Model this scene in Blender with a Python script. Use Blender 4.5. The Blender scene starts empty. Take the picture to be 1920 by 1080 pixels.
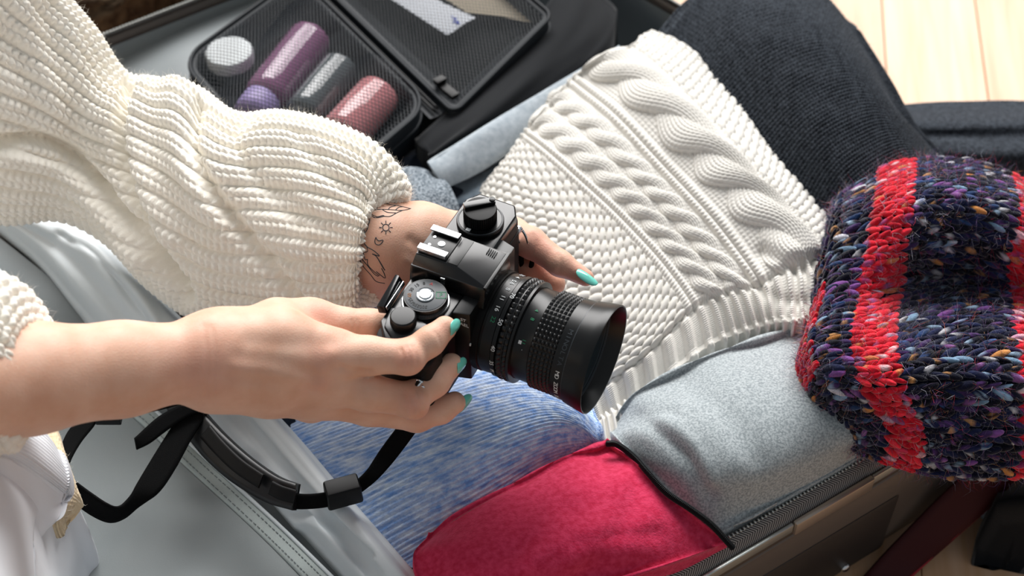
import bpy, bmesh, math, random
import numpy as np
from mathutils import Vector, Matrix
from mathutils.bvhtree import BVHTree

random.seed(7)
rng = np.random.default_rng(7)
SC = bpy.context.scene
COL = SC.collection

# ------------------------------------------------------------------ camera
ELEV = math.radians(48.0)
FPX = 2800.0
CX = np.array([1.0, 0, 0])
CU = np.array([0, math.sin(ELEV), math.cos(ELEV)])
CW = np.array([0, -math.cos(ELEV), math.sin(ELEV)])
CP = np.array([0, 0, .2]) + CW
cam = bpy.data.cameras.new('camera')
cam.sensor_width = 36.0
cam.lens = FPX / 1920 * 36
cam.clip_start = .02
cam.dof.use_dof = True
cam.dof.focus_distance = .945
cam.dof.aperture_fstop = 7.0
camo = bpy.data.objects.new('camera', cam)
COL.objects.link(camo)
camo.matrix_world = Matrix(((1, 0, 0, CP[0]), (0, CU[1], CW[1], CP[1]), (0, CU[2], CW[2], CP[2]), (0, 0, 0, 1)))
SC.camera = camo

# ------------------------------------------------------------------ light
wd = bpy.data.worlds.new('world')
SC.world = wd
wd.use_nodes = True
bg = wd.node_tree.nodes['Background']
bg.inputs[0].default_value = (.88, .94, 1.0, 1)
bg.inputs[1].default_value = .28


def area(name, loc, target, sx, sy, energy, col=(1, 1, 1)):
    l = bpy.data.lights.new(name, 'AREA')
    l.shape = 'RECTANGLE'
    l.size = sx
    l.size_y = sy
    l.energy = energy
    l.color = col
    o = bpy.data.objects.new(name, l)
    COL.objects.link(o)
    o.location = loc
    o.rotation_euler = (Vector(target) - Vector(loc)).to_track_quat('-Z', 'Y').to_euler()
    return o


area('window_light', (.3, 5.0, 4.1), (0, .15, .1), 6.0, 3.8, 820, (1.0, .98, .965))

vs = SC.view_settings
vs.view_transform = 'Standard'
vs.look = 'None'
vs.gamma = 1
vs.exposure = 0.18
vs.use_curve_mapping = False


# ------------------------------------------------------------------ pixel helpers (1920x1080 frame, point at a given height)
def at(px, py, z):
    d = (px - 960) / FPX * CX - (py - 540) / FPX * CU - CW
    return CP + d * ((z - CP[2]) / d[2])


def proj(P):
    q = P - CP
    dep = -(q @ CW)
    return 960 + FPX * (q @ CX) / dep, 540 - FPX * (q @ CU) / dep


def A3(rows):
    return np.array([[at(*p) for p in r] for r in rows])


def crom(A, n, t=None):
    A = np.asarray(A, float)
    k = len(A)
    if t is None:
        t = np.linspace(0, k - 1, n)
    i = np.clip(t.astype(int), 0, k - 2)
    f = (t - i).reshape((-1,) + (1,) * (A.ndim - 1))
    E = np.concatenate([[2 * A[0] - A[1]], A, [2 * A[-1] - A[-2]]])
    p0, p1, p2, p3 = E[i], E[i + 1], E[i + 2], E[i + 3]
    return .5 * (2 * p1 + (p2 - p0) * f + (2 * p0 - 5 * p1 + 4 * p2 - p3) * f ** 2 + (3 * p1 - p0 - 3 * p2 + p3) * f ** 3)


def crom_closed(A, n):
    A = np.asarray(A, float)
    k = len(A)
    t = np.arange(n) / n * k
    i = t.astype(int) % k
    f = (t - np.floor(t)).reshape((-1,) + (1,) * (A.ndim - 1))
    p0, p1, p2, p3 = A[(i - 1) % k], A[i], A[(i + 1) % k], A[(i + 2) % k]
    return .5 * (2 * p1 + (p2 - p0) * f + (2 * p0 - 5 * p1 + 4 * p2 - p3) * f ** 2 + (3 * p1 - p0 - 3 * p2 + p3) * f ** 3)


def up2(G, n, m, tn=None, tm=None):
    D = crom(G, n, tn)
    return np.swapaxes(crom(np.swapaxes(D, 0, 1), m, tm), 0, 1)


def tvec(k0, vis, k1, n):
    """sample positions: most of them on the visible cells, few on the turned-down edge"""
    e0 = max(2, int(n * .09)) if k0 else 0
    e1 = max(2, int(n * .09)) if k1 else 0
    parts = []
    if k0: parts.append(np.linspace(-k0, 0, e0, endpoint=False))
    parts.append(np.linspace(0, vis, n - e0 - e1))
    if k1: parts.append(np.linspace(vis, vis + k1, e1 + 1)[1:])
    return np.concatenate(parts)


def normals(D, wrap=False):
    if wrap:
        dv = np.roll(D, -1, 1) - np.roll(D, 1, 1)
    else:
        dv = np.gradient(D, axis=1)
    du = np.gradient(D, axis=0)
    n = np.cross(du, dv)
    n /= np.linalg.norm(n, axis=-1, keepdims=True) + 1e-12
    return n


def skirt(G, r, zb, sides='NSWE'):
    """extend a control grid with rounded edges that run down to zb"""
    def ext(G, first, c0=0, c1=0):
        a, b = (G[0], G[1]) if first else (G[-1], G[-2])
        o = a - b
        o[:, 2] = 0
        o /= np.linalg.norm(o, axis=1, keepdims=True) + 1e-9
        w = np.ones((len(a), 1))          # round the corners off
        if c0: w[:c0] = np.array([.1, .15, .25, .55])[:, None][-c0:]
        if c1: w[-c1:] = np.array([.55, .25, .15, .1])[:, None][:c1]
        o = o * w
        n1 = a + o * r * .75
        n1[:, 2] = np.maximum(np.minimum(a[:, 2], a[:, 2] - r * .55), zb)
        n2 = a + o * r
        n2[:, 2] = np.maximum(zb + (a[:, 2] - zb) * .35 - .002, zb)
        n3 = a + o * r * .7
        n3[:, 2] = zb
        n4 = a - o * r * .6
        n4[:, 2] = zb
        add = np.stack([n1, n2, n3, n4])
        return np.concatenate([add[::-1], G]) if first else np.concatenate([G, add])
    k = [0, 0, 0, 0]
    if 'N' in sides:
        G = ext(G, True); k[0] = 4
    if 'S' in sides:
        G = ext(G, False); k[1] = 4
    G = np.swapaxes(G, 0, 1)
    if 'W' in sides:
        G = ext(G, True, k[0], k[1]); k[2] = 4
    if 'E' in sides:
        G = ext(G, False, k[0], k[1]); k[3] = 4
    return np.swapaxes(G, 0, 1), k


# ------------------------------------------------------------------ object helpers
def link(name, me, mat=None, parent=None, smooth=True):
    o = bpy.data.objects.new(name, me)
    COL.objects.link(o)
    if mat is not None:
        for m in (mat if isinstance(mat, (list, tuple)) else [mat]):
            me.materials.append(m)
    if parent is not None:
        o.parent = parent
    if smooth and len(me.polygons):
        me.polygons.foreach_set('use_smooth', np.ones(len(me.polygons), bool))
    return o


def mesh_np(name, V, F, attrs=None):
    """V (n,3); F (m,3) or (m,4) int arrays"""
    V = np.ascontiguousarray(V, np.float32)
    F = np.ascontiguousarray(F, np.int32)
    me = bpy.data.meshes.new(name)
    k = F.shape[1]
    me.vertices.add(len(V))
    me.vertices.foreach_set('co', V.ravel())
    me.loops.add(F.size)
    me.loops.foreach_set('vertex_index', F.ravel())
    me.polygons.add(len(F))
    me.polygons.foreach_set('loop_start', np.arange(0, F.size, k, dtype=np.int32))
    me.polygons.foreach_set('loop_total', np.full(len(F), k, np.int32))
    for an, (ty, arr) in (attrs or {}).items():
        a = me.attributes.new(an, ty, 'POINT')
        if ty == 'FLOAT':
            a.data.foreach_set('value', np.ascontiguousarray(arr, np.float32).ravel())
        elif ty == 'FLOAT_VECTOR':
            a.data.foreach_set('vector', np.ascontiguousarray(arr, np.float32).ravel())
        elif ty == 'FLOAT_COLOR':
            a.data.foreach_set('color', np.ascontiguousarray(arr, np.float32).ravel())
    me.update(calc_edges=True)
    me.validate()
    return me


def grid_faces(n, m, wrap=False):
    i = np.arange(n - 1)[:, None]
    j = np.arange(m if wrap else m - 1)[None]
    j2 = (j + 1) % m
    return np.stack([i * m + j, i * m + j2, (i + 1) * m + j2, (i + 1) * m + j], -1).reshape(-1, 4)


def grid_obj(name, D, mat, parent=None, wrap=False, uv=None, flip=False, attrs=None):
    n, m = D.shape[:2]
    F = grid_faces(n, m, wrap)
    if flip:
        F = F[:, ::-1]
    at_ = dict(attrs or {})
    if uv is not None:
        at_['uvm'] = ('FLOAT_VECTOR', np.concatenate([uv.reshape(-1, 2), np.zeros((n * m, 1))], 1))
    return link(name, mesh_np(name, D.reshape(-1, 3), F, at_), mat, parent)


def tag(o, label=None, cat=None, group=None, kind=None):
    if label: o['label'] = label
    if cat: o['category'] = cat
    if group: o['group'] = group
    if kind: o['kind'] = kind
    return o


def empty(name, loc=(0, 0, 0)):
    o = bpy.data.objects.new(name, None)
    o.empty_display_size = .02
    COL.objects.link(o)
    o.location = loc
    return o


def bm_obj(name, bm, mat, parent=None, smooth=False, bevel=0, seg=2, angle=40):
    if bevel > 0:
        bmesh.ops.remove_doubles(bm, verts=bm.verts, dist=1e-6)
        es = [e for e in bm.edges if len(e.link_faces) == 2 and e.calc_face_angle(0) > math.radians(angle)]
        bmesh.ops.bevel(bm, geom=es, offset=bevel, segments=seg, profile=.6, affect='EDGES', clamp_overlap=True)
        smooth = True
    bmesh.ops.recalc_face_normals(bm, faces=bm.faces)
    me = bpy.data.meshes.new(name)
    bm.to_mesh(me)
    bm.free()
    o = link(name, me, mat, parent, smooth)
    if smooth:
        try:
            me.set_sharp_from_angle(angle=math.radians(35))
        except Exception:
            pass
    return o


def bm_box(bm, lo, hi, mtx=None):
    vs_ = []
    for x in (lo[0], hi[0]):
        for y in (lo[1], hi[1]):
            for z in (lo[2], hi[2]):
                p = Vector((x, y, z))
                vs_.append(bm.verts.new(mtx @ p if mtx else p))
    for q in ((0, 1, 3, 2), (4, 6, 7, 5), (0, 4, 5, 1), (2, 3, 7, 6), (0, 2, 6, 4), (1, 5, 7, 3)):
        bm.faces.new([vs_[i] for i in q])
    return vs_


def bm_hex(bm, pts):
    """8 points: bottom 4 (ccw) then top 4"""
    v = [bm.verts.new(p) for p in pts]
    for q in ((3, 2, 1, 0), (4, 5, 6, 7), (0, 1, 5, 4), (1, 2, 6, 5), (2, 3, 7, 6), (3, 0, 4, 7)):
        bm.faces.new([v[i] for i in q])


def box(name, lo, hi, mat, parent=None, bevel=.0006, seg=2, mtx=None):
    bm = bmesh.new()
    bm_box(bm, lo, hi, mtx)
    return bm_obj(name, bm, mat, parent, bevel=bevel, seg=seg)


def bm_prism(bm, poly, z0, z1):
    lo = [bm.verts.new((p[0], p[1], z0)) for p in poly]
    hi = [bm.verts.new((p[0], p[1], z1)) for p in poly]
    n = len(poly)
    bm.faces.new(lo[::-1])
    bm.faces.new(hi)
    for i in range(n):
        bm.faces.new((lo[i], lo[(i + 1) % n], hi[(i + 1) % n], hi[i]))


def bm_lathe(bm, prof, axis='z', n=64, c=(0, 0, 0), closed=True):
    rings = []
    for (t, r) in prof:
        ring = []
        for k in range(n):
            a = 2 * math.pi * k / n
            u, v = r * math.cos(a), r * math.sin(a)
            p = (u, v, t) if axis == 'z' else ((t, u, v) if axis == 'x' else (v, t, u))
            ring.append(bm.verts.new((p[0] + c[0], p[1] + c[1], p[2] + c[2])))
        rings.append(ring)
    for a, b in zip(rings[:-1], rings[1:]):
        for k in range(n):
            bm.faces.new((a[k], a[(k + 1) % n], b[(k + 1) % n], b[k]))
    if closed:
        bm.faces.new(rings[0][::-1])
        bm.faces.new(rings[-1])


def lathe(name, prof, mat, parent=None, axis='z', n=64, c=(0, 0, 0), closed=True):
    bm = bmesh.new()
    bm_lathe(bm, prof, axis, n, c, closed)
    return bm_obj(name, bm, mat, parent, smooth=True)


def rrect(x0, x1, y0, y1, r, seg=6):
    out = []
    for cx, cy, a0 in ((x1 - r, y1 - r, 0), (x0 + r, y1 - r, 90), (x0 + r, y0 + r, 180), (x1 - r, y0 + r, 270)):
        for k in range(seg + 1):
            a = math.radians(a0 + 90 * k / seg)
            out.append((cx + r * math.cos(a), cy + r * math.sin(a)))
    return out


def tube_np(path, rad, ns=8, closed=False):
    """arrays for a round tube; path (k,3), rad scalar or (k,)"""
    P = np.asarray(path, float)
    k = len(P)
    rad = np.broadcast_to(np.asarray(rad, float), (k,))
    if closed:
        T = np.roll(P, -1, 0) - np.roll(P, 1, 0)
    else:
        T = np.gradient(P, axis=0)
    T /= np.linalg.norm(T, axis=1, keepdims=True) + 1e-12
    ref = np.array([0, 0, 1.0])
    if np.mean(np.abs(T[:, 2])) > .8:
        ref = np.array([1.0, 0, 0])
    N = np.cross(T, ref)
    N /= np.linalg.norm(N, axis=1, keepdims=True) + 1e-12
    B = np.cross(T, N)
    a = np.arange(ns) / ns * 2 * np.pi
    D = P[:, None] + rad[:, None, None] * (N[:, None] * np.cos(a)[None, :, None] + B[:, None] * np.sin(a)[None, :, None])
    V = D.reshape(-1, 3)
    F = grid_faces(k, ns, True)
    if closed:
        j = np.arange(ns)
        j2 = (j + 1) % ns
        F = np.concatenate([F, np.stack([(k - 1) * ns + j, (k - 1) * ns + j2, j2, j], -1)])
    else:
        V = np.concatenate([V, P[:1], P[-1:]])
        j = np.arange(ns)
        j2 = (j + 1) % ns
        c0, c1 = len(V) - 2, len(V) - 1
        F = np.concatenate([F, np.stack([j, j, np.full(ns, c0), j2], -1)[:, [3, 0, 2, 2]],
                            np.stack([(k - 1) * ns + j, (k - 1) * ns + j2, np.full(ns, c1), np.full(ns, c1)], -1)])
    return V, F


def tri_from_quads(F):
    """quads with repeated last index -> clean triangle list"""
    t1 = F[:, [0, 1, 2]]
    t2 = F[F[:, 2] != F[:, 3]][:, [0, 2, 3]]
    return np.concatenate([t1, t2])


def tube(name, path, rad, mat, parent=None, ns=8, closed=False, n=None):
    P = np.asarray(path, float)
    if n:
        P = crom_closed(P, n) if closed else crom(P, n)
    V, F = tube_np(P, rad, ns, closed)
    return link(name, mesh_np(name, V, tri_from_quads(F)), mat, parent)


def join_np(parts):
    Vs, Fs, o = [], [], 0
    for V, F in parts:
        Vs.append(V)
        Fs.append(np.asarray(F) + o)
        o += len(V)
    return np.concatenate(Vs), np.concatenate(Fs)


# ------------------------------------------------------------------ materials
MATS = {}


def mat(name, col, rough=.6, metal=0., spec=.5, sheen=0., var=None, bump=None, uvvar=None, sss=0., trans=0., coat=0., attr=None, ior=1.45, sheen_tint=None):
    """var=(colour2, scale, contrast); bump=(scale, strength, distance); uvvar=(colour2, su, sv); attr=name of a colour attribute"""
    m = bpy.data.materials.new(name)
    m.use_nodes = True
    nt = m.node_tree
    N, L = nt.nodes, nt.links
    b = N['Principled BSDF']
    c4 = lambda c: (c[0], c[1], c[2], 1)
    b.inputs['Base Color'].default_value = c4(col)
    b.inputs['Roughness'].default_value = rough
    b.inputs['Metallic'].default_value = metal
    b.inputs['Specular IOR Level'].default_value = spec
    b.inputs['IOR'].default_value = ior
    if sheen:
        b.inputs['Sheen Weight'].default_value = sheen
        b.inputs['Sheen Roughness'].default_value = .45
        if sheen_tint:
            b.inputs['Sheen Tint'].default_value = c4(sheen_tint)
    if sss:
        b.inputs['Subsurface Weight'].default_value = sss
        b.inputs['Subsurface Radius'].default_value = (1, .35, .2)
        b.inputs['Subsurface Scale'].default_value = .004
    if trans:
        b.inputs['Transmission Weight'].default_value = trans
    if coat:
        b.inputs['Coat Weight'].default_value = coat
        b.inputs['Coat Roughness'].default_value = .08
    tc = N.new('ShaderNodeTexCoord')
    src = None
    if attr:
        a = N.new('ShaderNodeAttribute')
        a.attribute_name = attr
        src = a.outputs['Color']
    if var:
        no = N.new('ShaderNodeTexNoise')
        no.inputs['Scale'].default_value = var[1]
        no.inputs['Detail'].default_value = 4
        L.new(tc.outputs['Object'], no.inputs['Vector'])
        rp = N.new('ShaderNodeMapRange')
        k = var[2] if len(var) > 2 else .2
        rp.inputs['From Min'].default_value = .5 - k
        rp.inputs['From Max'].default_value = .5 + k
        L.new(no.outputs[0], rp.inputs['Value'])
        mx = N.new('ShaderNodeMix')
        mx.data_type = 'RGBA'
        L.new(rp.outputs[0], mx.inputs['Factor'])
        if src:
            L.new(src, mx.inputs['A'])
        else:
            mx.inputs['A'].default_value = c4(col)
        mx.inputs['B'].default_value = c4(var[0])
        src = mx.outputs['Result']
    if uvvar:
        a = N.new('ShaderNodeAttribute')
        a.attribute_name = 'uvm'
        mp = N.new('ShaderNodeMapping')
        mp.inputs['Scale'].default_value = (uvvar[1], uvvar[2], 1)
        L.new(a.outputs['Vector'], mp.inputs['Vector'])
        no = N.new('ShaderNodeTexNoise')
        no.inputs['Scale'].default_value = 1
        no.inputs['Detail'].default_value = 5
        no.inputs['Roughness'].default_value = .65
        L.new(mp.outputs[0], no.inputs['Vector'])
        rp = N.new('ShaderNodeMapRange')
        rp.inputs['From Min'].default_value = .36
        rp.inputs['From Max'].default_value = .64
        L.new(no.outputs[0], rp.inputs['Value'])
        mx = N.new('ShaderNodeMix')
        mx.data_type = 'RGBA'
        L.new(rp.outputs[0], mx.inputs['Factor'])
        if src:
            L.new(src, mx.inputs['A'])
        else:
            mx.inputs['A'].default_value = c4(col)
        mx.inputs['B'].default_value = c4(uvvar[0])
        src = mx.outputs['Result']
    if src:
        L.new(src, b.inputs['Base Color'])
    if bump:
        no = N.new('ShaderNodeTexNoise')
        no.inputs['Scale'].default_value = bump[0]
        no.inputs['Detail'].default_value = 3
        L.new(tc.outputs['Object'], no.inputs['Vector'])
        bp = N.new('ShaderNodeBump')
        bp.inputs['Strength'].default_value = bump[1]
        bp.inputs['Distance'].default_value = bump[2]
        L.new(no.outputs[0], bp.inputs['Height'])
        L.new(bp.outputs[0], b.inputs['Normal'])
    MATS[name] = m
    return m


def lin(r, g, b):
    f = lambda c: (c / 255 / 12.92) if c / 255 <= .04045 else ((c / 255 + .055) / 1.055) ** 2.4
    return (f(r), f(g), f(b))


m_cream = mat('cream_wool', lin(250, 244, 231), .95, spec=.1, sheen=.25, var=(lin(250, 246, 236), 60, .25), bump=(900, .5, .0006))
m_white_knit = mat('white_cotton_knit', lin(217, 214, 207), .9, spec=.15, sheen=.15, bump=(1200, .35, .0004))
m_charcoal = mat('charcoal_wool', lin(34, 37, 42), .95, spec=.08, sheen=.14, sheen_tint=(.8, .9, 1), var=(lin(62, 67, 74), 320, .16), bump=(900, .8, .001))
m_grey_fleece = mat('grey_marl_jersey', lin(136, 144, 147), .95, spec=.1, sheen=.25, var=(lin(178, 185, 187), 700, .12), bump=(1500, .5, .0004))
m_red_fleece = mat('red_fleece', lin(184, 38, 70), .95, spec=.08, sheen=.35, sheen_tint=(1, .5, .6), var=(lin(204, 58, 92), 260, .15), bump=(700, .6, .0009))
m_blue_knit = mat('blue_heather_fleece', lin(118, 158, 218), .95, spec=.08, sheen=.3, uvvar=(lin(214, 227, 243), 9, 150), bump=(900, .7, .0008))
m_ltgrey = mat('light_grey_jersey', lin(150, 160, 168), .95, spec=.1, sheen=.2, var=(lin(176, 184, 190), 200, .2), bump=(1200, .4, .0004))
m_dkgrey = mat('slate_grey_jersey', lin(98, 110, 120), .95, spec=.1, sheen=.2, var=(lin(118, 130, 140), 200, .2), bump=(1200, .4, .0004))
m_tweed = mat('grey_tweed', lin(70, 80, 88), .95, spec=.1, var=(lin(150, 158, 165), 650, .1), bump=(800, .7, .0008))
m_black_cloth = mat('black_cotton', lin(13, 16, 20), .9, spec=.2, sheen=.1, bump=(1000, .4, .0005))
m_navy_cloth = mat('navy_denim', lin(24, 30, 42), .9, spec=.2, sheen=.1, var=(lin(34, 42, 56), 400, .2), bump=(900, .5, .0006))
m_lining = mat('silver_grey_lining', lin(214, 221, 224), .45, spec=.45, sheen=.1, bump=(140, .12, .002))
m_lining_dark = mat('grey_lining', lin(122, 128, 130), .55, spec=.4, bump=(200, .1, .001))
m_panel = mat('grey_nylon_panel', lin(150, 157, 158), .6, spec=.35, bump=(1600, .25, .0003))
m_panel_trim = mat('pale_grey_webbing', lin(178, 188, 186), .7, spec=.3, bump=(1800, .6, .0004))
m_shell = mat('bronze_grey_shell', lin(98, 91, 86), .38, metal=.35, spec=.5, bump=(900, .06, .0004))
m_recess_shade = mat('bronze_recess_shade', lin(58, 54, 52), .4, metal=.3)  # shell bronze darkened to paint the shade of the recess
m_shell_light = mat('brushed_bronze_band', lin(178, 165, 152), .33, metal=.7, bump=(700, .1, .0003))
m_shell_silver = mat('satin_silver_band', lin(186, 190, 186), .35, metal=.8)
m_zip_tape = None
m_metal = mat('polished_steel', lin(215, 218, 220), .18, metal=1)
m_white_fabric = mat('white_cotton_twill', lin(236, 239, 244), .85, spec=.2, sheen=.1, bump=(300, .12, .001))
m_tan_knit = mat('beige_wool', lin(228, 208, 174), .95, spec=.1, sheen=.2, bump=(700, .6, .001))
m_brown_wool = mat('brown_boucle', lin(92, 78, 62), .95, spec=.05, var=(lin(60, 48, 38), 60, .12), bump=(260, 1, .004))
m_darkred = mat('dark_red_leather', lin(58, 7, 13), .7, spec=.4, bump=(700, .2, .0005))
m_edge_highlight = mat('red_edge_highlight', lin(150, 20, 36), .6)  # brighter red for the painted highlight on the strap edge
m_bag = mat('black_nylon', lin(24, 29, 34), .6, spec=.3, bump=(1500, .3, .0003))
m_bag_in = mat('black_lining', lin(14, 17, 20), .8, spec=.2)
m_net = mat('black_netting', lin(40, 47, 53), .45, spec=.5)
m_webbing = mat('black_webbing', lin(7, 8, 9), .8, spec=.12, bump=(1600, .5, .0005))
m_plastic = mat('black_plastic', lin(6, 7, 9), .42, spec=.25)
m_rubber = mat('black_rubber', lin(12, 13, 15), .36, spec=.5)
m_cam_black = mat('black_enamel', lin(9, 10, 12), .22, spec=.55)
m_cam_satin = mat('satin_black', lin(8, 9, 10), .33, spec=.42)
m_cam_dark = mat('matt_black', lin(5, 5, 6), .5, spec=.28)
m_leather = mat('black_leatherette', lin(7, 8, 9), .55, spec=.3, bump=(1400, .8, .0005))
m_dial_top = mat('dark_grey_dial', lin(58, 63, 68), .42, spec=.5)
m_chrome = mat('chrome', lin(235, 238, 240), .1, metal=1)
m_chrome_satin = mat('satin_chrome', lin(225, 228, 230), .25, metal=1)
m_print_white = mat('white_print', lin(225, 228, 228), .6)
m_print_green = mat('green_print', lin(40, 130, 90), .6)
m_print_red = mat('red_print', lin(190, 60, 60), .6)
m_print_blue = mat('blue_print', lin(40, 70, 190), .6)
m_print_orange = mat('orange_print', lin(150, 95, 45), .6)
m_glass = mat('lens_glass', lin(14, 34, 44), .05, spec=1.0, coat=.8)
m_nail = mat('mint_nail_polish', lin(112, 206, 190), .18, spec=.55, coat=.4)
m_ink = mat('tattoo_ink', lin(62, 70, 76), .7, spec=.2)
m_jar = mat('white_jar_plastic', lin(226, 232, 234), .3, spec=.5)
m_packet = mat('white_tissue_packet', lin(226, 230, 238), .5, spec=.4, bump=(120, .3, .002))
m_beige_pk = mat('beige_packet', lin(178, 164, 140), .6)
m_lilac = mat('lilac_cap', lin(178, 160, 214), .4)


def hair_attr_skin():
    m = mat('skin', lin(228, 184, 158), .5, spec=.35, sss=.22)
    nt = m.node_tree
    N, L = nt.nodes, nt.links
    b = N['Principled BSDF']
    tc = N.new('ShaderNodeTexCoord')
    a = N.new('ShaderNodeAttribute')
    a.attribute_name = 'red'
    no = N.new('ShaderNodeTexNoise')
    no.inputs['Scale'].default_value = 55
    no.inputs['Detail'].default_value = 4
    L.new(tc.outputs['Object'], no.inputs['Vector'])
    mx = N.new('ShaderNodeMix'); mx.data_type = 'RGBA'
    mx.inputs['A'].default_value = (*lin(230, 190, 167), 1)
    mx.inputs['B'].default_value = (*lin(216, 168, 142), 1)
    rp = N.new('ShaderNodeMapRange')
    rp.inputs['From Min'].default_value = .3
    rp.inputs['From Max'].default_value = .7
    L.new(no.outputs[0], rp.inputs['Value'])
    L.new(rp.outputs[0], mx.inputs['Factor'])
    m2 = N.new('ShaderNodeMix'); m2.data_type = 'RGBA'
    m2.inputs['B'].default_value = (*lin(212, 138, 122), 1)
    L.new(mx.outputs['Result'], m2.inputs['A'])
    L.new(a.outputs['Fac'], m2.inputs['Factor'])
    L.new(m2.outputs['Result'], b.inputs['Base Color'])
    vo = N.new('ShaderNodeTexVoronoi')
    vo.inputs['Scale'].default_value = 900
    L.new(tc.outputs['Object'], vo.inputs['Vector'])
    bp = N.new('ShaderNodeBump')
    bp.inputs['Strength'].default_value = .22
    bp.inputs['Distance'].default_value = .0004
    L.new(vo.outputs['Distance'], bp.inputs['Height'])
    L.new(bp.outputs[0], b.inputs['Normal'])
    return m


m_skin = hair_attr_skin()


def zip_tape_mat():
    m = mat('herringbone_zip_tape', lin(128, 122, 118), .8, spec=.2)
    nt = m.node_tree
    N, L = nt.nodes, nt.links
    b = N['Principled BSDF']
    a = N.new('ShaderNodeAttribute'); a.attribute_name = 'uvm'
    sp = N.new('ShaderNodeSeparateXYZ')
    L.new(a.outputs['Vector'], sp.inputs[0])

    def mth(op, x, y=None):
        n = N.new('ShaderNodeMath'); n.operation = op
        for i, v in enumerate((x, y)):
            if v is None: continue
            if isinstance(v, (int, float)): n.inputs[i].default_value = v
            else: L.new(v, n.inputs[i])
        return n.outputs[0]
    w = mth('ABSOLUTE', mth('SUBTRACT', mth('FRACT', mth('MULTIPLY', sp.outputs[1], 76.)), .5))
    s = mth('SINE', mth('MULTIPLY', mth('ADD', mth('MULTIPLY', sp.outputs[0], 480.), mth('MULTIPLY', w, 6.0)), 6.283))
    s2 = mth('GREATER_THAN', s, .1)
    mx = N.new('ShaderNodeMix'); mx.data_type = 'RGBA'
    mx.inputs['A'].default_value = (*lin(150, 144, 140), 1)
    mx.inputs['B'].default_value = (*lin(52, 50, 50), 1)
    L.new(s2, mx.inputs['Factor'])
    L.new(mx.outputs['Result'], b.inputs['Base Color'])
    return m


m_zip_tape = zip_tape_mat()


def wood_mat(i):
    m = mat('pale_maple_%d' % i, lin(214, 180, 142), .42, spec=.5)
    nt = m.node_tree
    N, L = nt.nodes, nt.links
    b = N['Principled BSDF']
    tc = N.new('ShaderNodeTexCoord')
    mp = N.new('ShaderNodeMapping')
    mp.inputs['Scale'].default_value = (60, 3, 60)
    mp.inputs['Location'].default_value = (i * 3.1, i * 7.7, 0)
    L.new(tc.outputs['Object'], mp.inputs['Vector'])
    no = N.new('ShaderNodeTexNoise')
    no.inputs['Scale'].default_value = 1
    no.inputs['Detail'].default_value = 5
    no.inputs['Distortion'].default_value = .6
    L.new(mp.outputs[0], no.inputs['Vector'])
    mx = N.new('ShaderNodeMix'); mx.data_type = 'RGBA'
    s = (0, 8, -8, 4)[i]
    mx.inputs['A'].default_value = (*lin(221 + s, 182 + s, 149 + s), 1)
    mx.inputs['B'].default_value = (*lin(201 + s, 156 + s, 115 + s), 1)
    rp = N.new('ShaderNodeMapRange')
    rp.inputs['From Min'].default_value = .35
    rp.inputs['From Max'].default_value = .65
    L.new(no.outputs[0], rp.inputs['Value'])
    L.new(rp.outputs[0], mx.inputs['Factor'])
    L.new(mx.outputs['Result'], b.inputs['Base Color'])
    return m


m_wood = [wood_mat(i) for i in range(4)]
m_floor_gap = mat('floor_gap', lin(150, 112, 84), .8)


def clear_mat(name, col, rough=.08):
    m = mat(name, col, rough, spec=.6, coat=.5)
    return m


m_purple = clear_mat('purple_liquid_bottle', lin(156, 104, 142))
m_smoke = clear_mat('smoke_clear_bottle', lin(96, 104, 108), .1)
m_pink = clear_mat('pink_liquid_bottle', lin(226, 148, 152))


# ------------------------------------------------------------------ knit height patterns (all inputs are arrays)
def fr(x):
    return x - np.floor(x)


def stock(w, r, k=.9):
    """stockinette V stitches: w = wale count, r = row count -> 0..1"""
    a = fr(w)
    leg = np.abs(np.sin(2 * np.pi * a))
    sl = r + k * np.abs(a - .5)
    return leg ** .6 * (.55 + .45 * np.abs(np.sin(np.pi * sl)) ** .7)


def seed(w, r):
    """staggered rounded bumps"""
    row = np.floor(r)
    a = fr(w + .5 * (row % 2)) - .5
    b = fr(r) - .5
    d = (a / .56) ** 2 + (b / .62) ** 2 + .5 * a * b
    return np.sqrt(np.clip(1 - d, 0, 1))


def rope(c, t, wd_=.62):
    """two-strand rope; c in -1..1 across, t phase"""
    h = np.zeros_like(c)
    ex = np.zeros_like(c)
    for ph in (0, np.pi):
        s = .46 * np.sin(t + ph)
        q = (c - s) / wd_
        hh = np.sqrt(np.clip(1 - q * q, 0, 1)) * (.62 + .38 * np.cos(t + ph))
        ex = np.where(hh > h, q, ex)
        h = np.maximum(h, hh)
    return h, ex


def valley(P, lines, facing=None):
    """soft fold valleys (negative) / ridges (positive) that follow fold lines: (polyline px, width px, depth m)"""
    x, y = proj(P.reshape(-1, 3))
    out = np.zeros(len(x))
    for pl, w, dep in lines:
        pl = crom(np.array(pl, float), 6 * len(pl))
        d2 = np.full(len(x), 1e9)
        for a, b in zip(pl[:-1], pl[1:]):
            ab = b - a
            t = np.clip(((x - a[0]) * ab[0] + (y - a[1]) * ab[1]) / (ab @ ab), 0, 1)
            d2 = np.minimum(d2, (x - a[0] - t * ab[0]) ** 2 + (y - a[1] - t * ab[1]) ** 2)
        out += dep * np.exp(-d2 / (w * w))
    out = out.reshape(P.shape[:-1])
    if facing is not None:
        out = out * np.clip((facing @ CW) * 2, 0, 1)
    return out


def noise2(n, m, cells, seed_=0):
    r = np.random.default_rng(seed_)
    G = r.normal(size=(cells[0] + 2, cells[1] + 2, 1))
    return up2(G, n, m)[..., 0]


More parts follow.
